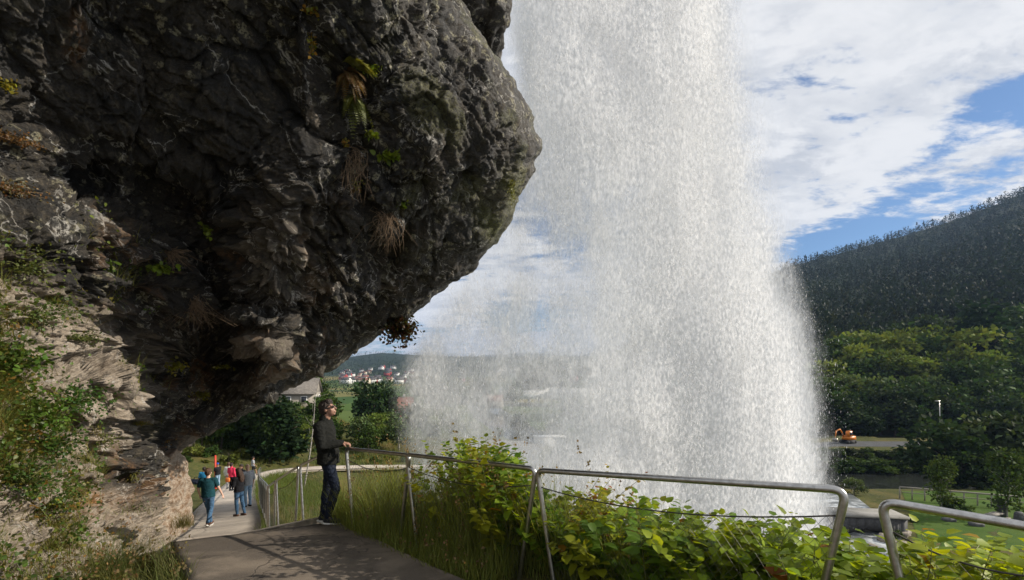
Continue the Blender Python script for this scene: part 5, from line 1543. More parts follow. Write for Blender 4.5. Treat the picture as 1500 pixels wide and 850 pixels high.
bush('cliff_plant', on_cliff(552, 240, .14), (.34, .14, .10), 70, G1, 'longest leafy branch reaching out from the middle of the overhang', 'plant', CG, (.06, .10), .6, None, clumps=7, axis=(1.2, -.2, -.1))
bush('cliff_plant', on_cliff(588, 312, .12), (.24, .14, .10), 60, G1, 'bright leafy twigs above the hanging roots', 'plant', CG, (.05, .085), .6, None, clumps=6, axis=(1.0, -.2, 0))
bush('cliff_plant', on_cliff(520, 262), (.10, .1, .22), 60, G3, 'sparse yellow-brown tuft on the crack left of the leafy branch', 'plant', CG, (.03, .05), .4, (BRN, .5), down=1, clumps=6)
roots('hanging_roots', 565, 318, 46, .62, 'tangle of thin pale roots hanging in the middle of the overhang', .38, group=CG)
roots('hanging_roots', 520, 225, 34, .75, 'thin brown roots hanging along the crack under the ferns', .16, group=CG)
roots('hanging_roots', 290, 440, 60, .42, 'tangled dead stems around the hollow in the left wall', .7, group=CG)
roots('hanging_roots', 260, 375, 40, .35, 'dry reddish stems behind the green leaf patch', .8, group=CG)
bush('cliff_plant', on_cliff(168, 380, .28), (.30, .2, .14), 120, G2, 'broad green leaf patch on the left rock wall', 'plant', CG, (.06, .11), .7, (G1, .4), clumps=9)
bush('cliff_plant', on_cliff(235, 402, .28), (.30, .2, .10), 80, G1, 'narrow bright green leaves trailing right from the leaf patch', 'plant', CG, (.05, .09), .7, None, clumps=8, axis=(1, 0, -.3))
bush('cliff_plant', on_cliff(318, 362, .28), (.10, .1, .16), 34, G1, 'small upright green sprig in the dark hollow', 'plant', CG, (.05, .08), .6, None, clumps=5)
bush('cliff_plant', on_cliff(308, 522, .28), (.42, .12, .07), 60, G3, 'thin yellow-green shoot across the dark recess', 'plant', CG, (.045, .075), .6, None, clumps=7, axis=(1.3, 0, -.2))
bush('cliff_plant', on_cliff(230, 525, .28), (.36, .12, .26), 80, G3, 'yellow-green trailing shoot hanging down to the right over the pale rock', 'plant', CG, (.045, .075), .6, None, clumps=8, axis=(1.2, 0, -.9))
bush('cliff_plant', on_cliff(285, 565, .28), (.42, .12, .26), 80, G3, 'lowest trailing shoot, dangling in front of the dark recess', 'plant', CG, (.05, .08), .6, None, clumps=8, axis=(1.0, 0, -.7))
bush('cliff_plant', on_cliff(752, 272, .02), (.10, .16, .40), 260, (.13, .135, .015), 'mossy yellow-green strip near the nose of the overhang', 'moss', None, (.02, .035), .3, None, down=1.2, clumps=16)
# heather on the far left
bush('heather', on_cliff(14, 205, .05), (.24, .3, .10), 420, (.22, .105, .035), 'orange-brown heather on the left rock wall, upper clump', 'heather', None, (.018, .03), .2, ((.12, .07, .03), .4), clumps=16, stem_m='root')
bush('heather', on_cliff(18, 285, .05), (.26, .3, .14), 520, (.20, .10, .035), 'orange-brown heather on the left rock wall, lower wider clump', 'heather', None, (.018, .03), .2, ((.10, .08, .03), .4), clumps=18, stem_m='root')
bush('cliff_plant', on_cliff(12, 128, .06), (.12, .15, .12), 90, (.20, .18, .02), 'small yellow flowering tuft at the left edge above the heather', 'plant', CG, (.02, .04), .4, ((.34, .26, .02), .3), clumps=8)
# little tree hanging from the lip
bush('hanging_shrub', on_cliff(574, 474, .0), (.62, .5, .60), 1100, (.030, .032, .012), 'small dark reddish shrub hanging from the lip of the overhang', 'shrub', None, (.06, .10), .3, ((.06, .026, .012), .3), down=1.0, clumps=22, stem_m='bark', axis=(.55, 0, -.45))

# ---- shrubs and weeds on the left bank
BG = 'shrubs and weeds on the left bank'
for px, py, rd_, n_, base, lab, kw in (
        (30, 400, (.40, .3, .34), 330, (.085, .11, .03), 'tall grey-green weeds at the left edge below the heather', dict(size=(.03, .06))),
        (55, 470, (.45, .3, .30), 380, (.065, .10, .022), 'dense weed clump on the left wall under the tall weeds', dict(size=(.03, .06))),
        (20, 540, (.35, .3, .34), 360, (.07, .12, .02), 'fresh green weeds at the left edge halfway down', dict(size=(.04, .08))),
        (120, 500, (.34, .2, .14), 160, (.09, .11, .03), 'sparse creeping weeds on the pale ledge', dict(size=(.025, .05))),
        (110, 590, (.42, .3, .30), 460, (.06, .13, .025), 'feathery green shrub on the bank above the ringed pale rock', dict(size=(.03, .06))),
        (35, 620, (.36, .3, .36), 420, (.075, .13, .018), 'bright green shrub at the left edge of the bank', dict(size=(.04, .075))),
        (75, 660, (.36, .3, .28), 430, (.045, .085, .016), 'dark green leafy shrub between the two bright shrubs', dict(size=(.035, .065))),
        (30, 710, (.38, .3, .32), 520, (.05, .095, .016), 'dark small-leaved shrub at the lower left edge', dict(size=(.028, .05), extra=((.20, .15, .02), .05))),
        (70, 745, (.34, .3, .24), 400, (.06, .10, .02), 'small-leaved shrub at the foot of the orange-stained rock', dict(size=(.028, .05), extra=((.26, .22, .02), .10))),
        (150, 650, (.22, .2, .20), 150, (.095, .11, .03), 'thin climbing weeds on the pale rock face', dict(size=(.025, .045))),
        (195, 700, (.12, .12, .26), 110, (.14, .13, .02), 'yellowish strand of leaves hanging by the dark crack', dict(size=(.025, .045), down=1.2)),
        (205, 622, (.16, .12, .06), 150, (.20, .17, .02), 'yellow mossy cushion on the pale rock ledge', dict(size=(.018, .03)))):
    c_ = on_cliff(px, py, .05); 
    kw['size'] = tuple(x * .72 for x in kw['size']); bush('bank_shrub', c_, tuple(x * y for x, y in zip(rd_, (1.2, 1.0, 1.05))), int(n_ * 1.7), tuple(x * 1.05 for x in base), lab, 'shrub', BG, clumps=22, outer=.5, **kw)
ba = at_ground(95, 0, 4.6); 
for px, d_, hgt, rd_, n_, base, lab in ((95, 4.9, .28, (.22, .2, .34), 220, (.22, .19, .03), 'tall yellow-flowered weed on the bank in front of the shrubs'), (215, 5.6, .16, (.30, .28, .22), 420, (.10, .085, .035), 'reddish brown weed patch at the left edge of the path'),
                                (150, 4.7, .15, (.30, .25, .2), 360, (.12, .12, .03), 'yellow-green weed patch in the lower left corner'), (20, 4.1, .2, (.30, .25, .26), 300, (.19, .17, .03), 'yellow-leaved weed at the very bottom left')):
    g_ = at_ground(px, 0, d_); bush('bank_weed', (g_[0], g_[1], g_[2] + .02), rd_, n_, base, lab, 'weed', BG, (.025, .055), .4, ((.17, .09, .03), .25), clumps=12)
for px, d_, n_, hh, base, lab in ((160, 5.0, 420, .62, (.12, .145, .04), 'long arching grass tuft at the foot of the bank'), (120, 4.6, 300, .5, (.13, .14, .045), 'pale arching grass tuft left of the long one'), (264, 9.4, 260, .34, (.13, .12, .045), 'tan grass tuft at the foot of the pale slab')):
    g_ = at_ground(px, 0, d_)
    if d_ > 8: g_ = P(268, 772, 9.6)
    ps = np.c_[rng.normal(0, .09, (n_, 2)), np.zeros(n_)]; ro = empty('grass_tuft', g_); tag(ro, lab, 'grass tuft', 'grass tufts along the path')
    V, Fs, C = blades(ps, rng.uniform(.5, 1.1, n_) * hh, rng.uniform(.004, .008, n_), rng.uniform(.4, 1.2, n_), vary(base, n_, .3), .8)
    mesh_np('leaves', V, Fs, M['blade'], ro, False, C)

# ragged grass along the outer edge of the path, and long grass in the rough meadow beyond
n_ = 2600
k_ = rng.integers(18, 88, n_); ps = LU[k_] + np.c_[-rng.gamma(1.4, .12, n_) + .03, rng.normal(0, .05, n_), np.zeros(n_)]
ps[:, 2] = np.maximum(terrain(ps[:, 0], ps[:, 1]), LU[k_][:, 2] - .17)
grass('grass', ps, rng.uniform(.10, .34, n_), rng.uniform(.004, .008, n_), rng.uniform(.3, 1.1, n_), (.13, .135, .04), 'grass along the left edge of the path', seeds=.02)
n_ = 24000
gy = 47 + 55 * rng.uniform(0, 1, n_) ** .8; gu = rng.uniform(-.78, -.14, n_); gx_ = gu * gy; dd, _, _ = path_near(gx_, gy)
ok = (np.abs(dd) > 1.6) & (fbm(np.c_[gx_ * .12, gy * .12, 0 * gx_], 3) > -.12); ps = np.c_[gx_, gy, terrain(gx_, gy)][ok]; m_ = len(ps)
tan_ = sstep(-.1, .35, fbm(ps * .08 + 8, 3))[:, None]
V, Fs, C = blades(ps, rng.uniform(.35, 1.1, m_), rng.uniform(.03, .07, m_), rng.uniform(.2, .8, m_), np.clip((np.array([(.085, .12, .028)]) * (1 - tan_) + np.array([(.20, .155, .055)]) * tan_) * rng.uniform(.7, 1.3, (m_, 1)), 0, 1))
tag(mesh_np('grass', V, Fs, M['blade'], None, False, C), 'long rough grass in the meadow behind the man', None, None, 'stuff')
# weeds and grass that cover the ledges of the left wall
r3 = np.random.default_rng(91)
cand = np.where((_cpx > -60) & (_cpx < 250) & (_cpy > 330) & (_cpy < 880))[0]
cpx, cpy = _cpx[cand], _cpy[cand]
gm_ = 1.7 * fbm(_cp[cand] * 1.3 + 60, 3) + .55 * sstep(130, 10, cpx) + .35 * sstep(560, 720, cpy) * sstep(190, 90, cpx) + .5 * np.clip(_cn[cand][:, 2], -1, 1) - .35 - .5 * sstep(150, 230, cpx)
pr = np.clip(gm_, 0, 1.2); pr /= pr.sum()
sel = cand[r3.choice(len(cand), 15000, p=pr)]
pos = _cp[sel] + r3.normal(0, .02, (len(sel), 3)); n_ = len(pos)
V, Fs, C = blades(pos, r3.uniform(.10, .38, n_), r3.uniform(.003, .007, n_), r3.uniform(.4, 1.5, n_), vary((.15, .165, .05), n_, .4, r3, .2), .7)
tag(mesh_np('grass', V, Fs, M['blade'], None, False, C), 'grass on the ledges of the left wall', None, None, 'stuff')
sel = cand[r3.choice(len(cand), 560, p=pr)]; m_ = 13
cl = _cp[sel] + _cn[sel] * r3.uniform(.02, .16, (len(sel), 1)); ti = np.repeat(np.arange(len(sel)), m_)
pos = cl[ti] + r3.normal(0, 1, (len(ti), 3)) * r3.uniform(.03, .11, (len(sel), 1))[ti] * np.array([1, 1, .8]) + np.array([0, 0, .05])
base_ = np.array([(.075, .13, .025), (.12, .16, .03), (.05, .09, .02), (.16, .15, .04), (.20, .12, .03)])[r3.choice(5, len(sel), p=(.26, .22, .22, .22, .08))]
C = np.clip(base_[ti] * r3.uniform(.7, 1.35, (len(ti), 1)), 0, 1)
V, Fs, C = leaf_cloud(pos, unit(_cn[sel][ti] * .4 + rand_dirs(len(ti), r3)), unit(rand_dirs(len(ti), r3) * .7 + [0, -.2, .9]), r3.uniform(.02, .055, len(ti)), C)
tag(mesh_np('undergrowth', V, Fs, M['leaf'], None, True, C), 'low weeds on the ledges of the left wall', None, None, 'stuff')
HAZE = .00010
# ================================================================ trees
def crown_cards(n, shape, r, size, base, clumps=26, var=.28, hue=.10):
    """foliage spread through a volume in clumps; shape(u) gives unit-height positions"""
    cl = shape(clumps, r); tone = r.uniform(.62, 1.35, (clumps, 1))
    ci = r.integers(0, clumps, n)
    rad = r.uniform(.08, .19, (clumps, 1))[ci]
    off = rand_dirs(n, r) * (r.uniform(0, 1, (n, 1)) ** .45) * rad * np.array([1, 1, .8])
    pos = cl[ci] + off
    d = unit(off + rand_dirs(n, r) * .10); nn = unit(off / rad + rand_dirs(n, r) * .8 + np.array([0, 0, .35]))
    c = np.clip(vary(base, n, var, r, hue) * tone[ci], 0, 1)
    return pos, d, nn, r.uniform(*size, n), c


def sh_round(n, r):
    d = rand_dirs(n, r); k = r.uniform(.45, 1, (n, 1)) ** .6
    p = d * k * np.array([.34, .34, .36]); p[:, 2] += .60; p[:, :2] *= 1 + .25 * (p[:, 2:3] < .5); return p


def sh_tall(n, r):
    z = r.uniform(.22, .97, n); w = .24 * np.sin(math.pi * np.clip((z - .1) / .98, 0, 1)) ** .7; a = r.uniform(0, 6.28, n); k = r.uniform(.3, 1, n)
    return np.c_[w * k * np.cos(a), w * k * np.sin(a), z]


def sh_cone(n, r):
    z = r.uniform(.08, .99, n); w = .22 * (1 - z) + .012; a = r.uniform(0, 6.28, n); k = r.uniform(.55, 1, n) ** .5
    return np.c_[w * k * np.cos(a), w * k * np.sin(a), z]


def sh_bush(n, r):
    d = rand_dirs(n, r); d[:, 2] = np.abs(d[:, 2]); return d * r.uniform(.5, 1, (n, 1)) * np.array([.55, .55, .75]) + [0, 0, .08]


def tree_proto(name, shape, n, size, base, seed, clumps, trunk_m='bark', tr=.022, lean=0.0):
    r = np.random.default_rng(seed); root = empty(name)
    V, Fs, C = leaf_cloud(*crown_cards(n, shape, r, size, base, clumps), 'card')
    V = V + np.array([lean, 0, 0]) * V[:, 2:3] ** 2
    st = MB(); top = .80
    w = np.linspace(0, 1, 8); st.tube(np.c_[lean * (w * top) ** 2 + .012 * np.sin(w * 7), .012 * np.cos(w * 5), w * top - .04], tr * (1.15 - w), 7)
    for _ in range(9):
        z = r.uniform(.25, .7); a = r.uniform(0, 6.28); L = r.uniform(.14, .30) * (1.1 - z * .5)
        p0 = np.array([lean * z * z, 0, z]); p1 = p0 + np.array([math.cos(a) * L, math.sin(a) * L, L * r.uniform(.3, .9)])
        st.tube([p0, (p0 + p1) / 2 + [0, 0, .02], p1], [tr * .5, tr * .32, tr * .1], 5)
    mesh_np('crown', V, Fs, M['leaf_far'], root, False, C)
    st.build('trunk', M[trunk_m], root, True)
    return root


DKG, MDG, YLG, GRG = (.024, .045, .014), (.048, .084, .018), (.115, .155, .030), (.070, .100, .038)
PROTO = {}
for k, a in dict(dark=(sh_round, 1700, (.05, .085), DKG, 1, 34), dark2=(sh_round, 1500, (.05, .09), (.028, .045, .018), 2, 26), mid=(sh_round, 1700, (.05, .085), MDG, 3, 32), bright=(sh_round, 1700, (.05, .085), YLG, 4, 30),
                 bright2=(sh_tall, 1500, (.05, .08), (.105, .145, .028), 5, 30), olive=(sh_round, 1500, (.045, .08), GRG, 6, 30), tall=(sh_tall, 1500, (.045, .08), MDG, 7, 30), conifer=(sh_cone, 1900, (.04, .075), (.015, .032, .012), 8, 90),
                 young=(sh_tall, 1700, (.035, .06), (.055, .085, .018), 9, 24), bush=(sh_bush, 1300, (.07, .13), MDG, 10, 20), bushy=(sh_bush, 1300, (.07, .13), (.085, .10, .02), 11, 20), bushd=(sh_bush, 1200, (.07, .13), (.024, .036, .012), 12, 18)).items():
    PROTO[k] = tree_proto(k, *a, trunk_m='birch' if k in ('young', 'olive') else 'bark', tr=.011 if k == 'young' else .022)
used = set(); rt_ = np.random.default_rng(77)


def plant(kind, x, y, hgt, label, cat='tree', group=None, wide=1.0, name=None, sink=.15):
    src = PROTO[kind]
    if kind in used: o = copy_tree(src)
    else: o = src; used.add(kind)
    o.name = name or {'conifer': 'conifer_tree', 'young': 'young_tree', 'bush': 'shrub', 'bushy': 'shrub', 'bushd': 'shrub'}.get(kind, 'broadleaf_tree')
    o.location = (x, y, ground_at(x, y) - sink); o.rotation_euler = (0, 0, rt_.uniform(0, 6.28)); o.scale = (hgt * wide, hgt * wide, hgt)
    tag(o, label, cat, group); return o


def plant_px(kind, px, top, d, label, **k):
    """tree whose foot stands at photo column px, distance d, and whose top reaches photo row top"""
    x = (px - CX) * d / F; g = ground_at(x, d); hgt = max(.8, (HY - top) * d / F - g)
    return plant(kind, x, d, hgt, label, **k)


LG = 'trees on the bank beyond the lower path'
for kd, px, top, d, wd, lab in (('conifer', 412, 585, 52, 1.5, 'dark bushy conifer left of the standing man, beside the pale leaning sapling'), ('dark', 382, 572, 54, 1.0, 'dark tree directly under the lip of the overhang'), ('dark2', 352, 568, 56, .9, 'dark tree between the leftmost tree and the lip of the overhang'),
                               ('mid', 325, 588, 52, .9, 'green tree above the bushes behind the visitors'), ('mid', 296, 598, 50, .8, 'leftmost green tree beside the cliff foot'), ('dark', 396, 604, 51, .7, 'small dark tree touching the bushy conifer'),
                               ('conifer', 366, 575, 58, 1.0, 'slim dark conifer behind the trees under the lip'), ('mid', 447, 606, 68, .9, 'round green tree in front of the grey-roofed house'), ('dark', 430, 632, 54, 1.0, 'dark low tree at the right foot of the bushy conifer')):
    plant_px(kd, px, top, d, lab, group=LG, wide=wd)
SG = 'bushes behind the visitors'
for kd, px, top, d, wd, lab in (('bushy', 262, 648, 46, 1.2, 'yellow-green bush beside the pale rock slab'), ('bushy', 285, 640, 47, 1.2, 'large yellow-green bush behind the red pole'), ('bush', 310, 648, 48, 1.1, 'green bush right of the red pole'),
                               ('bushy', 335, 655, 47, 1.0, 'yellow-green bush above the person in pink-red'), ('bushy', 352, 648, 50, 1.0, 'olive bush on the tan bank above the path'), ('bush', 275, 668, 44, 1.0, 'low green bush in front of the large yellow-green one'),
                               ('bushy', 300, 672, 45, .9, 'low yellowish bush behind the blue cap'), ('bush', 425, 655, 56, 1.2, 'green bush on the bank right of the path bend'), ('bushy', 385, 668, 52, 1.0, 'low tan-green bush above the path bend')):
    plant_px(kd, px, top, d, lab, cat='bush', group=SG, wide=wd)
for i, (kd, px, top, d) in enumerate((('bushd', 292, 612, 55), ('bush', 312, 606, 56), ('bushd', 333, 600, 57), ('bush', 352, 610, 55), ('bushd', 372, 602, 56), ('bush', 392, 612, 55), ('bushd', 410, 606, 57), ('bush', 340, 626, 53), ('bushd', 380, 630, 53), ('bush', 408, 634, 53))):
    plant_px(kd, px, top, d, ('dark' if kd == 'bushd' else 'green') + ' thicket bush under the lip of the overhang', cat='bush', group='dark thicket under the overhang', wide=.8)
for i, (kd, px, top, d) in enumerate((('olive', 528, 606, 68), ('bright', 556, 604, 71), ('mid', 472, 578, 73), ('olive', 584, 612, 70), ('mid', 488, 612, 66), ('bright', 446, 620, 64), ('mid', 540, 622, 65))):
    plant_px(kd, px, top, d, ('%s leafy tree in the meadow close behind the man' % dict(mid='green', olive='grey-green', bright='yellow-green', dark='dark')[kd]), group='meadow trees behind the man')
for i, (kd, px, top, d) in enumerate((('bushy', 440, 662, 60), ('bush', 462, 656, 62), ('bushy', 486, 660, 60), ('bush', 504, 652, 64), ('bushy', 526, 660, 62), ('bush', 548, 664, 60), ('bushy', 570, 660, 63), ('bush', 592, 664, 62), ('bush', 516, 630, 76), ('mid', 424, 586, 70), ('bush', 560, 632, 80), ('bush', 600, 640, 82), ('bushy', 620, 646, 80), ('bush', 478, 628, 80))):
    plant_px(kd, px, top, d, 'shrub in the rough meadow around the standing man', cat='bush', group='meadow shrubs', wide=1.2)
# pale leaning sapling behind the man
sp_ = MB(); p0 = P(445, 690, 40); g0 = ground_at(p0[0], 40); p0[2] = g0; p1 = P(462, 575, 40.5)
w = np.linspace(0, 1, 9)[:, None]; sp_.tube((p1 - p0) * w + np.array([.18, 0, 0]) * np.sin(w * 3.1), np.linspace(.075, .02, 9), 6)
for _ in range(16):
    q_ = rt_.uniform(.35, 1); b_ = (p1 - p0) * q_; e_ = b_ + np.array([rt_.normal(0, .7), rt_.normal(0, .5), rt_.uniform(.2, .9)]); sp_.tube([b_, (b_ + e_) / 2, e_], [.018, .012, .006], 4)
so_ = empty('bare_sapling', p0); tag(so_, 'pale bare sapling leaning behind the standing man', 'tree'); sp_.build('trunk', M['birch'], so_, True)

MG = 'trees in the valley left of the fall'
for kd, px, top, d, wd, lab in (('dark', 548, 556, 92, 1.0, 'largest dark round tree between the man and the fall'), ('dark2', 566, 578, 96, .9, 'dark tree right of the largest dark one, by the red house'), ('olive', 572, 600, 84, 1.1, 'grey-green willow in front of the dark trees'),
                               ('olive', 590, 615, 82, .9, 'grey-green tree touching the left edge of the spray'), ('bright', 520, 612, 82, .8, 'bright small tree right of the man'), 
                               ('mid', 478, 572, 92, 1.0, 'tree behind the man\'s head'), ('tall', 460, 552, 95, 1.0, 'tall tree under the overhang lip left of the man\'s head'), ('bright', 535, 628, 78, .8, 'yellow-green small tree in front of the largest dark tree'),
                               ('bushy', 512, 640, 72, 1.3, 'yellowish bush beside the man\'s hand'), ('bushy', 548, 644, 73, 1.2, 'yellow-green bush above the far walkers'), ('bush', 580, 646, 76, 1.3, 'green bush under the willow'),
                               ('tall', 440, 545, 105, 1.0, 'tall tree behind the grey-roofed house'), ('mid', 608, 588, 110, 1.0, 'tree seen through the left edge of the fall')):
    plant_px(kd, px, top, d, lab, group=MG, wide=wd)
VG = 'trees in the valley seen through the falling water'
for i, (kd, px, top, d) in enumerate((('dark', 640, 560, 190), ('mid', 665, 552, 200), ('dark2', 690, 566, 210), ('mid', 625, 545, 260), ('dark', 705, 552, 280), ('dark', 790, 528, 270), ('dark2', 808, 530, 275), ('dark', 775, 540, 265), ('mid', 750, 560, 230), ('dark', 835, 580, 170),
                                      ('dark2', 870, 588, 160), ('mid', 850, 606, 130), ('dark', 895, 600, 140), ('mid', 815, 612, 120), ('dark', 760, 604, 140), ('mid', 920, 570, 190), ('dark', 945, 560, 180), ('dark2', 880, 556, 260), ('dark', 965, 480, 190), ('dark2', 985, 468, 185), ('dark', 1000, 474, 180), ('conifer', 940, 500, 195), ('dark', 1015, 500, 170),
                                      ('mid', 1040, 540, 150), ('mid', 730, 625, 110), ('olive', 660, 600, 115), ('mid', 635, 615, 105))):
    plant_px(kd, px, top, d, 'dark valley tree blurred by the falling water in front of it', group=VG)

# ---- wooded foot of the right-hand hill
WG = 'trees on the slope above the far road'
cnt = 0
for row, (d, tops, kinds) in enumerate(((107, (600, 575), ('dark', 'dark2', 'dark')), (114, (575, 555), ('dark', 'dark2', 'mid')), (122, (555, 525), ('mid', 'dark', 'olive')), (131, (535, 500), ('bright', 'mid', 'olive', 'bright2')), (140, (515, 480), ('bright', 'bright2', 'mid', 'bright')), (150, (500, 462), ('bright', 'dark', 'bright2', 'mid')), (162, (492, 450), ('dark2', 'dark', 'mid')))):  # shade of the lower rows and sun on the upper ones put into leaf colour
    px = 1195 + row * 7
    while px < 1600:
        f_ = np.clip((px - 1200) / 300, 0, 1); top = tops[0] + (tops[1] - tops[0]) * f_ + rt_.uniform(-9, 9)
        dd_ = d + rt_.uniform(-3, 3)
        kd = kinds[rt_.integers(len(kinds))]
        plant_px(kd, px, top, dd_, {'dark': 'dark leafy tree in the shaded wood on the right slope', 'dark2': 'dark leafy tree in the shaded wood on the right slope', 'mid': 'mid green tree in the wood on the right slope', 'olive': 'grey-green tree in the wood on the right slope'}.get(kd, 'yellow-green sunlit tree in the wood on the right slope'), group=WG, wide=rt_.uniform(.85, 1.15))
        px += rt_.uniform(26, 40); cnt += 1
plant_px('conifer', 1437, 446, 140, 'pointed dark conifer rising above the sunlit trees', group=WG, wide=1.2)

# ---- trees by the river on the right
RGp = 'trees by the river at the right'
for kd, px, top, d, wd, lab in (('dark', 1384, 610, 66, 1.0, 'dark round tree left of the riverside clump'), ('olive', 1428, 612, 68, 1.1, 'grey-green rounded tree in the riverside clump'), ('dark2', 1470, 604, 66, 1.0, 'tall dark tree in the riverside clump'), ('dark', 1505, 598, 67, 1.0, 'dark tree cut by the right picture edge'),
                               ('dark', 1410, 655, 63, 1.2, 'low dark tree at the front of the clump'), ('dark2', 1450, 660, 62.5, 1.2, 'low dark tree behind the picnic table'), ('mid', 1495, 660, 61.5, 1.0, 'mid green tree at the right edge'), ('bushd', 1430, 690, 61.5, 1.6, 'dark bush under the riverside clump'), ('bushd', 1475, 694, 61, 1.6, 'dark bush behind the stone pillars'), ('bushd', 1390, 700, 61.5, 1.5, 'dark bush behind the lawn fence')):
    plant_px(kd, px, top, d, lab, group=RGp, wide=wd)
plant_px('young', 1378, 672, 50, 'young slim tree on the lawn left of the picnic table', wide=.9); plant_px('young', 1477, 662, 47, 'young slim tree on the lawn by the stone pillars', wide=.95)
plant_px('bush', 1398, 722, 50, 'small round bush on the lawn', cat='bush', wide=1.3); plant_px('olive', 1251, 698, 57, 'grey-green rounded bush by the footbridge', cat='bush', wide=1.3); plant_px('bushy', 1225, 706, 58, 'yellow-green bush left of the grey-green one', cat='bush', wide=1.4)
plant_px('bush', 1335, 752, 46, 'ragged shrub at the near edge of the lawn', cat='bush', wide=1.2); plant_px('bush', 1312, 772, 41, 'green shrub beside the stream bank', cat='bush', wide=1.3)
BGp = 'bushes along the river embankment'
for i in range(24):
    px = 1203 + i * 7.5; kd = 'bushd' if i % 3 else 'bush'
    plant_px(kd, px, 653 + rt_.uniform(-2, 4), 89.5 + rt_.uniform(-1.2, 1), 'bush in the upper hedge row under the far road', cat='bush', group=BGp, wide=1.7)
for i in range(21):
    px = 1205 + i * 8; plant_px('bushd' if i % 2 else 'bush', px, 668 + rt_.uniform(-3, 5), 85.5 + rt_.uniform(-1.4, 1), 'bush in the lower row above the river stones', cat='bush', group='bushes above the river stones', wide=1.6)
for k, o in PROTO.items():
    if k not in used:
        for c in list(o.children): bpy.data.objects.remove(c)
        bpy.data.objects.remove(o)


# ---- far forest: one mass on the hills
def forest(name, n, ufn, label, cards=22, base=(.0125, .0235, .0125), hmin=8, hmax=15):
    r = np.random.default_rng(n); u, Y = ufn(n, r); X = u * Y; Z = terrain(X, Y)
    hg = r.uniform(hmin, hmax, n); sel = r.uniform(0, 1, n) < .35
    P0, Dd, Nn, S, C = [], [], [], [], []
    k = n * cards; ti = np.repeat(np.arange(n), cards)
    z = r.uniform(.15, 1, k); con = sel[ti]
    wr = np.where(con, .20 * (1.05 - z), .34 * np.sin(math.pi * np.clip(z * .85 + .12, 0, 1)) ** .6)
    a = r.uniform(0, 6.283, k); q_ = r.uniform(.3, 1, k) ** .5
    off = np.stack([wr * q_ * np.cos(a), wr * q_ * np.sin(a), z], 1) * hg[ti][:, None]
    pos = np.stack([X, Y, Z - .6], 1)[ti] + off
    nn = unit(np.stack([np.cos(a), np.sin(a), .5 + 0 * a], 1) + rand_dirs(k, r) * .12)
    tone = r.uniform(.85, 1.15, (n, 1)) * np.where(sel[:, None], .7, 1.0) * (1 + .5 * fbm(np.stack([X, Y, 0 * X], 1) * .012, 3))[:, None]
    hue = np.where(r.uniform(0, 1, (n, 1)) < .12, np.array([[1.7, 1.25, .9]]), np.array([[1.0, 1.0, 1.0]]))
    C = np.clip(np.array(base) * (tone * hue)[ti] * r.uniform(.9, 1.1, (k, 1)), 0, 1)
    V, Fs, C = leaf_cloud(pos, unit(off * [1, 1, .3] + rand_dirs(k, r) * 1.2), nn, (hg[ti] * r.uniform(.08, .16, k)), C, 'card')
    tag(mesh_np(name, V, Fs, M['leaf_far'], None, False, C), label, None, None, 'stuff')


def near_u(n, r):
    u = r.uniform(.36, 1.75, n); r0 = np.maximum(np.interp(u, RIDGE_U, RIDGE_0) + 40, 165); ry = np.interp(u, RIDGE_U, RIDGE_Y)
    return u, r0 + (ry * 1.02 - r0) * r.uniform(0, 1, n) ** 1.25


def far_u(n, r):
    u = r.uniform(-.55, .42, n); r0 = np.interp(u, RIDGE_U, RIDGE_0); ry = np.interp(u, RIDGE_U, RIDGE_Y)
    return u, r0 + (ry * 1.02 - r0) * r.uniform(.05, 1, n)


def plain_u(n, r):
    Y = r.uniform(300, 900, n); u = r.uniform(-.5, .3, n)
    line = np.abs(((u * Y * .012 + Y * .011) % 1) - .5) < .10
    k = np.where(line)[0]; k = k[river_dist(u[k] * Y[k], Y[k]) > 14]; return u[k], Y[k]


forest('forest', 8500, near_u, 'dark wood covering the right-hand hill', 28)
forest('forest', 4200, far_u, 'far wood on the hills across the valley', 12, (.022, .038, .018), 9, 16)
r_ = np.random.default_rng(4); u_, Y_ = plain_u(6000, r_)
forest('hedgerows', len(u_), lambda n, r: (u_, Y_), 'far rows of trees between the valley fields', 12, (.028, .045, .016), 6, 12)

# far blue mountain range beyond the valley
mx_ = np.linspace(-4200, 3200, 120); my_ = np.linspace(0, 1, 18)
MXX, MYY = np.meshgrid(mx_, my_)
hgt = 205 + 60 * fbm(np.c_[mx_ * .0011, 0 * mx_, 0 * mx_ + 3], 4) + 40 * np.exp(-((mx_ - 350) / 500) ** 2) - 70 * np.exp(-((mx_ + 700) / 500) ** 2)
MZ = hgt[None] * (1 - np.abs(MYY - .55) / .55).clip(0, 1) ** .8 - 20 + 14 * fbm(np.c_[MXX.ravel() * .006, MYY.ravel() * 9, 0 * MXX.ravel()], 4).reshape(MXX.shape)
idx = np.arange(MXX.size).reshape(MXX.shape)
mm = simple('far_mountain', (.030, .042, .030), .95, 0, .4, .01, spec=.1)
tag(mesh_np('mountain', np.c_[MXX.ravel(), 3800 + MYY.ravel() * 1500, MZ.ravel()], np.stack([idx[:-1, :-1], idx[:-1, 1:], idx[1:, 1:], idx[1:, :-1]], -1).reshape(-1, 4), mm, smooth=True), 'far blue mountain beyond the valley', 'mountain', kind='structure')


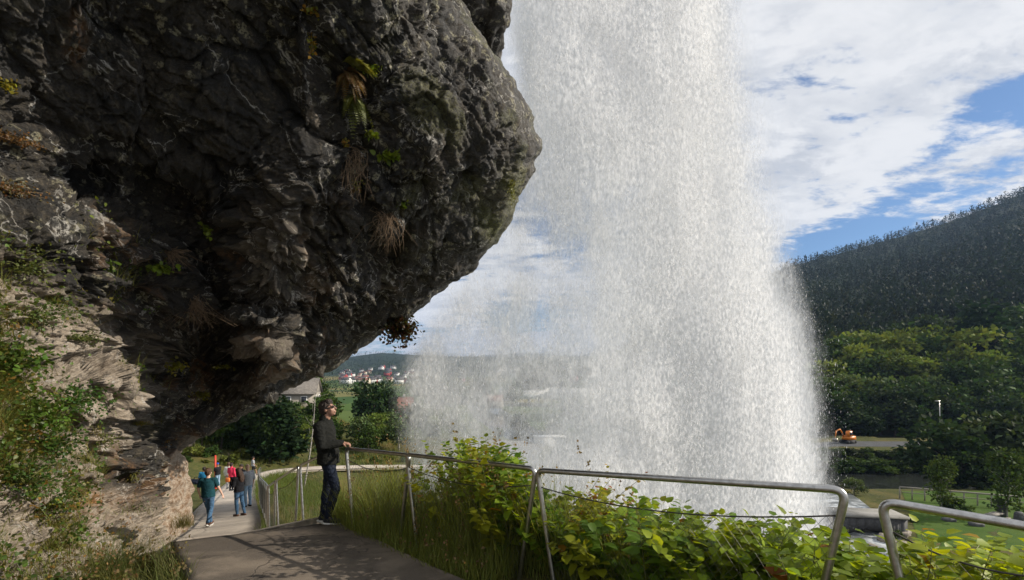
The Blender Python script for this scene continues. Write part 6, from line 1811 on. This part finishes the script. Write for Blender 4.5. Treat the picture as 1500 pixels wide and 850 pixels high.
# ================================================================ buildings and objects in the valley
def house(name, loc, w_, d_, h_, rh, rz, wall, roof, label, group=None, windows=True, chimney=True, cat='house', over=.35):
    root = empty(name, loc, rz); tag(root, label, cat, group)
    wl_ = MB(); wl_.prism([(-w_ / 2, -d_ / 2, -.5), (w_ / 2, -d_ / 2, -.5), (w_ / 2, d_ / 2, -.5), (-w_ / 2, d_ / 2, -.5)], (0, 0, h_ + .5))
    wl_.prism([(-w_ / 2, -d_ / 2, h_), (-w_ / 2, d_ / 2, h_), (-w_ / 2, 0, h_ + rh)], (w_, 0, 0)); wl_.build('wall', M[wall], root)
    rf = MB(); k = rh / (d_ / 2); e = over; t_ = .16
    for s in (-1, 1):
        rf.prism([(-w_ / 2 - e, s * (d_ / 2 + e), h_ - k * e + .03), (-w_ / 2 - e, 0, h_ + rh + .03), (-w_ / 2 - e, 0, h_ + rh + .03 + t_), (-w_ / 2 - e, s * (d_ / 2 + e), h_ - k * e + .03 + t_)], (w_ + 2 * e, 0, 0))
    rfo = rf.build('roof', M[roof], root)
    if chimney: MB().box((w_ * .2, 0, h_ + rh + .35), (.6, .6, 1.2), bev=.05).build('chimney', M['stone_block'], rfo)
    if windows:
        for x in (-.30, 0, .30):
            f = MB().box((x * w_, -d_ / 2 - .03, h_ * .55), (1.1, .08, 1.3)).build('window', M['white_paint'], root)
            MB().box((x * w_, -d_ / 2 - .075, h_ * .55), (.86, .03, 1.05)).build('pane', M['pane'], f)
        for y in (-.2, .2):
            f = MB().box((w_ / 2 + .03, y * d_, h_ * .6), (.08, 1.0, 1.2)).build('window', M['white_paint'], root)
            MB().box((w_ / 2 + .075, y * d_, h_ * .6), (.03, .78, .95)).build('pane', M['pane'], f)
    return root


hp_ = P(428, 590, 86); house('house', (hp_[0], 86, ground_at(hp_[0], 86) - .6), 9, 7, 2.6, 2.6, R(14), 'wood', 'roof_slate', 'weathered grey house with slate roof under the overhang lip')
x_, y_ = (583 - CX) * 128 / F, 128; house('house', (x_, y_, -13.2), 8, 6.5, 3.4, 2.6, R(12), 'red_house', 'roof_red', 'red house with red roof at the left edge of the spray')
x_, y_ = (722 - CX) * 215 / F, 215; house('house', (x_, y_, ground_at(x_, y_) + 3), 9, 7, 3, 2.5, R(-10), 'wood', 'roof_red', 'reddish house seen through the falling water', windows=False)
for px, d, L, lab in ((775, 262, 34, 'long white greenhouse roof, left one of two behind the fall'), (845, 255, 30, 'long white greenhouse roof, right one of two behind the fall')):
    x_ = (px - CX) * d / F; g_ = MB()
    house('greenhouse', (x_, d, ground_at(x_, d) + 4.5), L, 12, 3, 2.4, R(6), 'white_paint', 'white_paint', lab, windows=False, chimney=False, cat='greenhouse')
# hillside village: three kinds of house, copied
vp = {}
rv = np.random.default_rng(31); nv = 0
for i in range(400):
    px = rv.uniform(500, 612) if i % 4 else rv.uniform(612, 900); d = rv.uniform(720, 1150); x_ = (px - CX) * d / F; g_ = ground_at(x_, d)
    py = HY - g_ * F / d
    if py < 530 or py > 566: continue
    kd = int(rv.choice([0, 0, 0, 1, 2]))
    lab = ('small white house in the far hillside village', 'small cream house in the far hillside village', 'small red house in the far hillside village')[kd]
    if kd not in vp:
        vp[kd] = house('house', (x_, d, g_ + .6), 11, 8, 5.2, 3.0, 0, ('white_paint', 'cream_paint', 'red_house')[kd], ('roof_dark', 'roof_red', 'roof_dark')[kd], lab, 'houses of the far hillside village', windows=False, chimney=False); o = vp[kd]
    else: o = copy_tree(vp[kd])
    o.location = (x_, d, g_ + .8); o.rotation_euler = (0, 0, rv.uniform(-.7, .7)); s_ = rv.uniform(.8, 1.25); o.scale = (s_, s_, s_)
    nv += 1
    if nv >= 95: break


def wheel_set(mb_root, xs_, ys_, r, wdt):
    for x in xs_:
        for y in ys_:
            wh = MB().tube([(x, y - wdt / 2, r), (x, y + wdt / 2, r)], r, 16).build('wheel', M['black_rubber'], mb_root, True)
            MB().tube([(x, y - wdt / 2 - .012 if y < 0 else y + wdt / 2 - .02, r), (x, y - wdt / 2 + .02 if y < 0 else y + wdt / 2 + .012, r)], r * .58, 12).build('rim', M['steel'], wh)


def car(loc, rz, mat, label, group):
    root = empty('parked_car', loc, rz); tag(root, label, 'car', group)
    prof = [(-2.1, .32), (2.1, .32), (2.14, .62), (1.95, .82), (1.15, .95), (.45, 1.42), (-1.1, 1.46), (-1.85, 1.0), (-2.1, .9)]
    V = []
    for y, k in ((-.86, 0.0), (-.78, 1.0), (.78, 1.0), (.86, 0.0)):
        V.append([(x * (1 if k else .985), y * (.82 if z > 1.1 else 1), z if k else .32 + (z - .32) * .97) for x, z in prof])
    V = np.array(V).reshape(-1, 3); n_p = len(prof); i = np.arange(n_p); j = (i + 1) % n_p
    b = MB(); b.add(V, [np.concatenate([np.c_[i + k * n_p, j + k * n_p, j + (k + 1) * n_p, i + (k + 1) * n_p] for k in range(3)]), np.arange(n_p)[None, ::-1], (np.arange(n_p) + 3 * n_p)[None]])
    b.build('body', M[mat], root)
    for s in (-1, 1):
        MB().prism([(.95, s * .80, .98), (.38, s * .735, 1.36), (-1.05, s * .735, 1.39), (-1.6, s * .80, 1.0)], (0, s * .02, 0)).build('side_window', M['pane'], root)
        MB().box((2.10, s * .6, .68), (.06, .3, .14)).build('headlight', M['white_paint'], root)
    MB().prism([(1.17, -.66, .985), (1.17, .66, .985), (.52, .58, 1.40), (.52, -.58, 1.40)], (.02, 0, .02)).build('windscreen', M['pane'], root)
    wheel_set(root, (-1.3, 1.3), (-.74, .74), .32, .22); return root


CGp = 'cars parked beside the river'
for px, d, rz, mat, lab in ((866, 97, R(160), 'car_white', 'white car parked in front of the white shelter, blurred by the fall'), (905, 99, R(75), 'car_white', 'white car seen end-on right of the white shelter, blurred by the fall'), (921, 100, R(95), 'car_dark', 'dark car parked right of the two white ones')):
    x_ = (px - CX) * d / F; car((x_, d, ground_at(x_, d) + .04), rz, mat, lab, CGp)
# white shelter with an open bay
x_, d = (800 - CX) * 100 / F, 100; g_ = ground_at(x_, d); sh_r = empty('white_shelter', (x_ + 1.0, d, g_), R(4)); tag(sh_r, 'flat white shelter with an open bay at its right end behind the fall', 'shelter')
MB().box((-1.4, 0, 1.35), (4.4, 3, 2.7)).build('closed_bay', M['white_paint'], sh_r)
for x in (.9 + .06, 2.95):
    for y in (-1.4, 1.4): MB().box((x, y, 1.3), (.12, .12, 2.6)).build('post', M['white_paint'], sh_r)
MB().box((-.3, 0, 2.80), (6.9, 3.3, .18)).build('roof', M['white_paint'], sh_r)

# orange excavator on the far road
x_, d = (1242 - CX) * 97 / F, 97; ex = empty('excavator', (x_, d, ground_at(x_, d) + .04), R(200)); tag(ex, 'small orange excavator standing on the far road at the edge of the spray', 'excavator')
for y in (-.75, .75):
    MB().tube([(-1.1, y - .2, .35), (-1.1, y + .2, .35)], .33, 12).prism([(-1.1, y - .2, .02), (1.1, y - .2, .02), (1.1, y - .2, .68), (-1.1, y - .2, .68)], (0, .4, 0)).tube([(1.1, y - .2, .35), (1.1, y + .2, .35)], .33, 12).build('track', M['black_rubber'], ex)
MB().box((-.35, 0, 1.15), (2.3, 1.75, .75), taper=.93, bev=.2).build('body', M['orange_paint'], ex)
cbn = MB().box((.15, .35, 2.05), (1.2, .95, 1.15), taper=.84, bev=.1).build('cab', M['orange_paint'], ex)
for x, y, w_, h_ in ((.15, .86, .85, .6), (.15, -.14, .85, .6)): MB().box((x, y - (.06 if y > 0 else -.06), 2.1), (w_, .06, h_)).build('window', M['pane'], cbn)
bm_ = MB().tube(fillet([(.7, -.35, 1.35), (1.9, -.35, 3.0), (3.1, -.35, 2.6)], .3), .15, 6).build('boom', M['orange_paint'], ex)
MB().tube([(3.1, -.35, 2.65), (3.35, -.35, 1.2)], [.13, .10], 6).build('arm', M['orange_paint'], bm_)
MB().prism([(3.15, -.75, 1.2), (3.55, -.75, 1.15), (3.75, -.75, .55), (3.2, -.75, .35), (2.95, -.75, .6)], (0, .8, 0)).build('bucket', M['steel_dark'], bm_)

# lamp post by the road
x_, d = (1377 - CX) * 101 / F, 101; g_ = ground_at(x_, d); lp_ = empty('street_lamp', (x_, d, g_)); tag(lp_, 'tall grey street lamp before the dark wood', 'street lamp'); hz = (HY - 588) * d / F - g_
MB().tube([(0, 0, -.2), (0, 0, hz * .5), (-.15, 0, hz)], [.11, .085, .06], 8).build('pole', M['steel'], lp_, True)
MB().box((-.55, 0, hz + .05), (1.1, .32, .16), bev=.06).build('lamp_head', M['steel'], lp_)

# lawn fence
A_, B_ = P(1318, 738, 54.5), P(1560, 752, 48.5); fr_o = empty('lawn_fence', (*A_[:2], ground_at(A_[0], A_[1]))); tag(fr_o, 'grey wooden rail fence along the river side of the lawn', 'fence'); o3 = np.array(fr_o.location)
tops = []
for k in range(13):
    q_ = A_ + (B_ - A_) * k / 12; g_ = ground_at(q_[0], q_[1]); MB().box((q_[0] - o3[0], q_[1] - o3[1], g_ + .62 - o3[2]), (.13, .13, 1.5), bev=.03).build('post', M['wood'], fr_o); tops.append((q_[0] - o3[0], q_[1] - o3[1], g_ + 1.42 - o3[2]))
MB().tube(tops, .095, 6).build('top_rail', M['wood'], fr_o); MB().tube(np.array(tops) - [0, .02, .6], .045, 6).build('lower_rail', M['wood'], fr_o)

# picnic table, stone pillars, low stones
x_, d = (1457 - CX) * 46 / F, 46; pt_ = empty('picnic_table', (x_, d, ground_at(x_, d)), R(25)); tag(pt_, 'weathered picnic table with benches on the lawn', 'picnic table')
MB().box((0, 0, .75), (1.9, .8, .07)).build('tabletop', M['wood'], pt_)
for s in (-1, 1):
    MB().box((0, s * .75, .44), (1.9, .28, .06)).build('bench', M['wood'], pt_)
    MB().prism([(s * .7, -.85, 0), (s * .7, -.73, 0), (s * .7, .35, .71), (s * .7, .25, .71)], (.07, 0, 0)).prism([(s * .7 + .075, .85, 0), (s * .7 + .075, .73, 0), (s * .7 + .075, -.35, .71), (s * .7 + .075, -.25, .71)], (.07, 0, 0)).build('leg', M['wood'], pt_)
for px, d, hgt, wd, lab in ((1468, 47.5, 1.8, .75, 'tall dark stone pillar on the lawn behind the picnic table'), (1493, 45, 1.3, .7, 'shorter dark stone pillar near the right edge'), (1390, 46, .42, 1.1, 'low flat dark stone on the lawn, left one'), (1430, 44.5, .5, 1.2, 'low dark stone beside the picnic table')):
    x_ = (px - CX) * d / F; g_ = ground_at(x_, d); lump('standing_stone' if hgt > 1 else 'low_stone', (x_, d, g_ + hgt / 2 - .1), (wd / 2, .3 if hgt > 1 else .4, hgt / 2), px * .01, lab, 'stone', M['dark_stone'], .12, 3)

# footbridge over the stream from the pool
fb = empty('footbridge', (*P(1262, 0, 43)[:2], -13.3), R(-8)); tag(fb, 'low pale stone footbridge over the stream from the pool', 'bridge')
th = np.linspace(math.pi, 0, 12); arch = [(-4.2, -3.4), (-2.6, -3.4)] + [(2.6 * math.cos(a), -3.2 + 2.0 * math.sin(a)) for a in th] + [(2.6, -3.4), (3.2, -3.4), (3.2, -.12), (-4.2, -.12)]
# arch as spandrel pieces so the face stays plain
b_ = MB(); up_ = [(-4.2, -.12)] + [(4.6, -.12)]
xs_ = [-4.2, -2.6] + [2.6 * math.cos(a) for a in th] + [2.6, 3.2]; zs_ = [-3.4, -3.4] + [-3.2 + 2.0 * math.sin(a) for a in th] + [-3.4, -3.4]
for k in range(len(xs_) - 1):
    if xs_[k + 1] - xs_[k] > .001: b_.prism([(xs_[k], -1.1, zs_[k]), (xs_[k + 1], -1.1, zs_[k + 1]), (xs_[k + 1], -1.1, -.12), (xs_[k], -1.1, -.12)], (0, 2.2, 0))
b_.build('arch', M['dark_stone'], fb); MB().box((-.5, 0, 0), (7.6, 2.5, .22)).build('deck', M['parking'], fb)
drape('stream', [[(9, 24), (17, 33), (24, 43), (34, 58), (40, 70)], [(14, 20), (26, 31), (36, 42), (42, 56), (46, 70)]], water_mat('stream_water', (.12, .13, .13), .3, .6, (1.4, 1.4, 1.4), .06), 'pale foaming stream running from the pool to the river', 'stream', .12)
# stones at the river edge and by the stream: one built, the rest copied
first = None; rs_ = np.random.default_rng(8)
for k in range(46):
    if k < 30: px, d = rs_.uniform(1232, 1345), rs_.uniform(66, 70); lab, gp = 'river stone on the near river bank', 'stones on the near river bank'
    else: px, d = rs_.uniform(1222, 1330), rs_.uniform(36, 48); lab, gp = 'boulder beside the foaming stream', 'boulders beside the stream'
    x_ = (px - CX) * d / F; g_ = ground_at(x_, d); s_ = rs_.uniform(.35, 1.1)
    if first is None: o = first = lump('river_stone', (0, 0, 0), (.8, .6, .42), 1.7, lab, 'stone', M['rock_small'], .35, 3)
    else: o = first.copy(); COL.objects.link(o)
    tag(o, lab, 'stone', gp); o.location = (x_, d, g_ + .1); o.scale = (s_, s_, s_ * rs_.uniform(.6, 1.0)); o.rotation_euler = (0, 0, rs_.uniform(0, 6.28))

# ================================================================ thin valley haze
hb = MB().box((0, 2760, 200), (11600, 5700, 520)); hz_o = hb.build('haze')
hm = bpy.data.materials.new('haze'); hm.use_nodes = True; hm.node_tree.nodes.clear(); t = NT(hm.node_tree)
pv_ = t.node('ShaderNodeVolumePrincipled', ins={'Color': (.42, .62, 1.0, 1), 'Density': HAZE, 'Anisotropy': .2}); ho = t.node('ShaderNodeOutputMaterial'); t.l.new(pv_.outputs[0], ho.inputs['Volume'])
hz_o.data.materials.append(hm); tag(hz_o, 'thin bluish haze filling the valley', None, None, 'stuff')
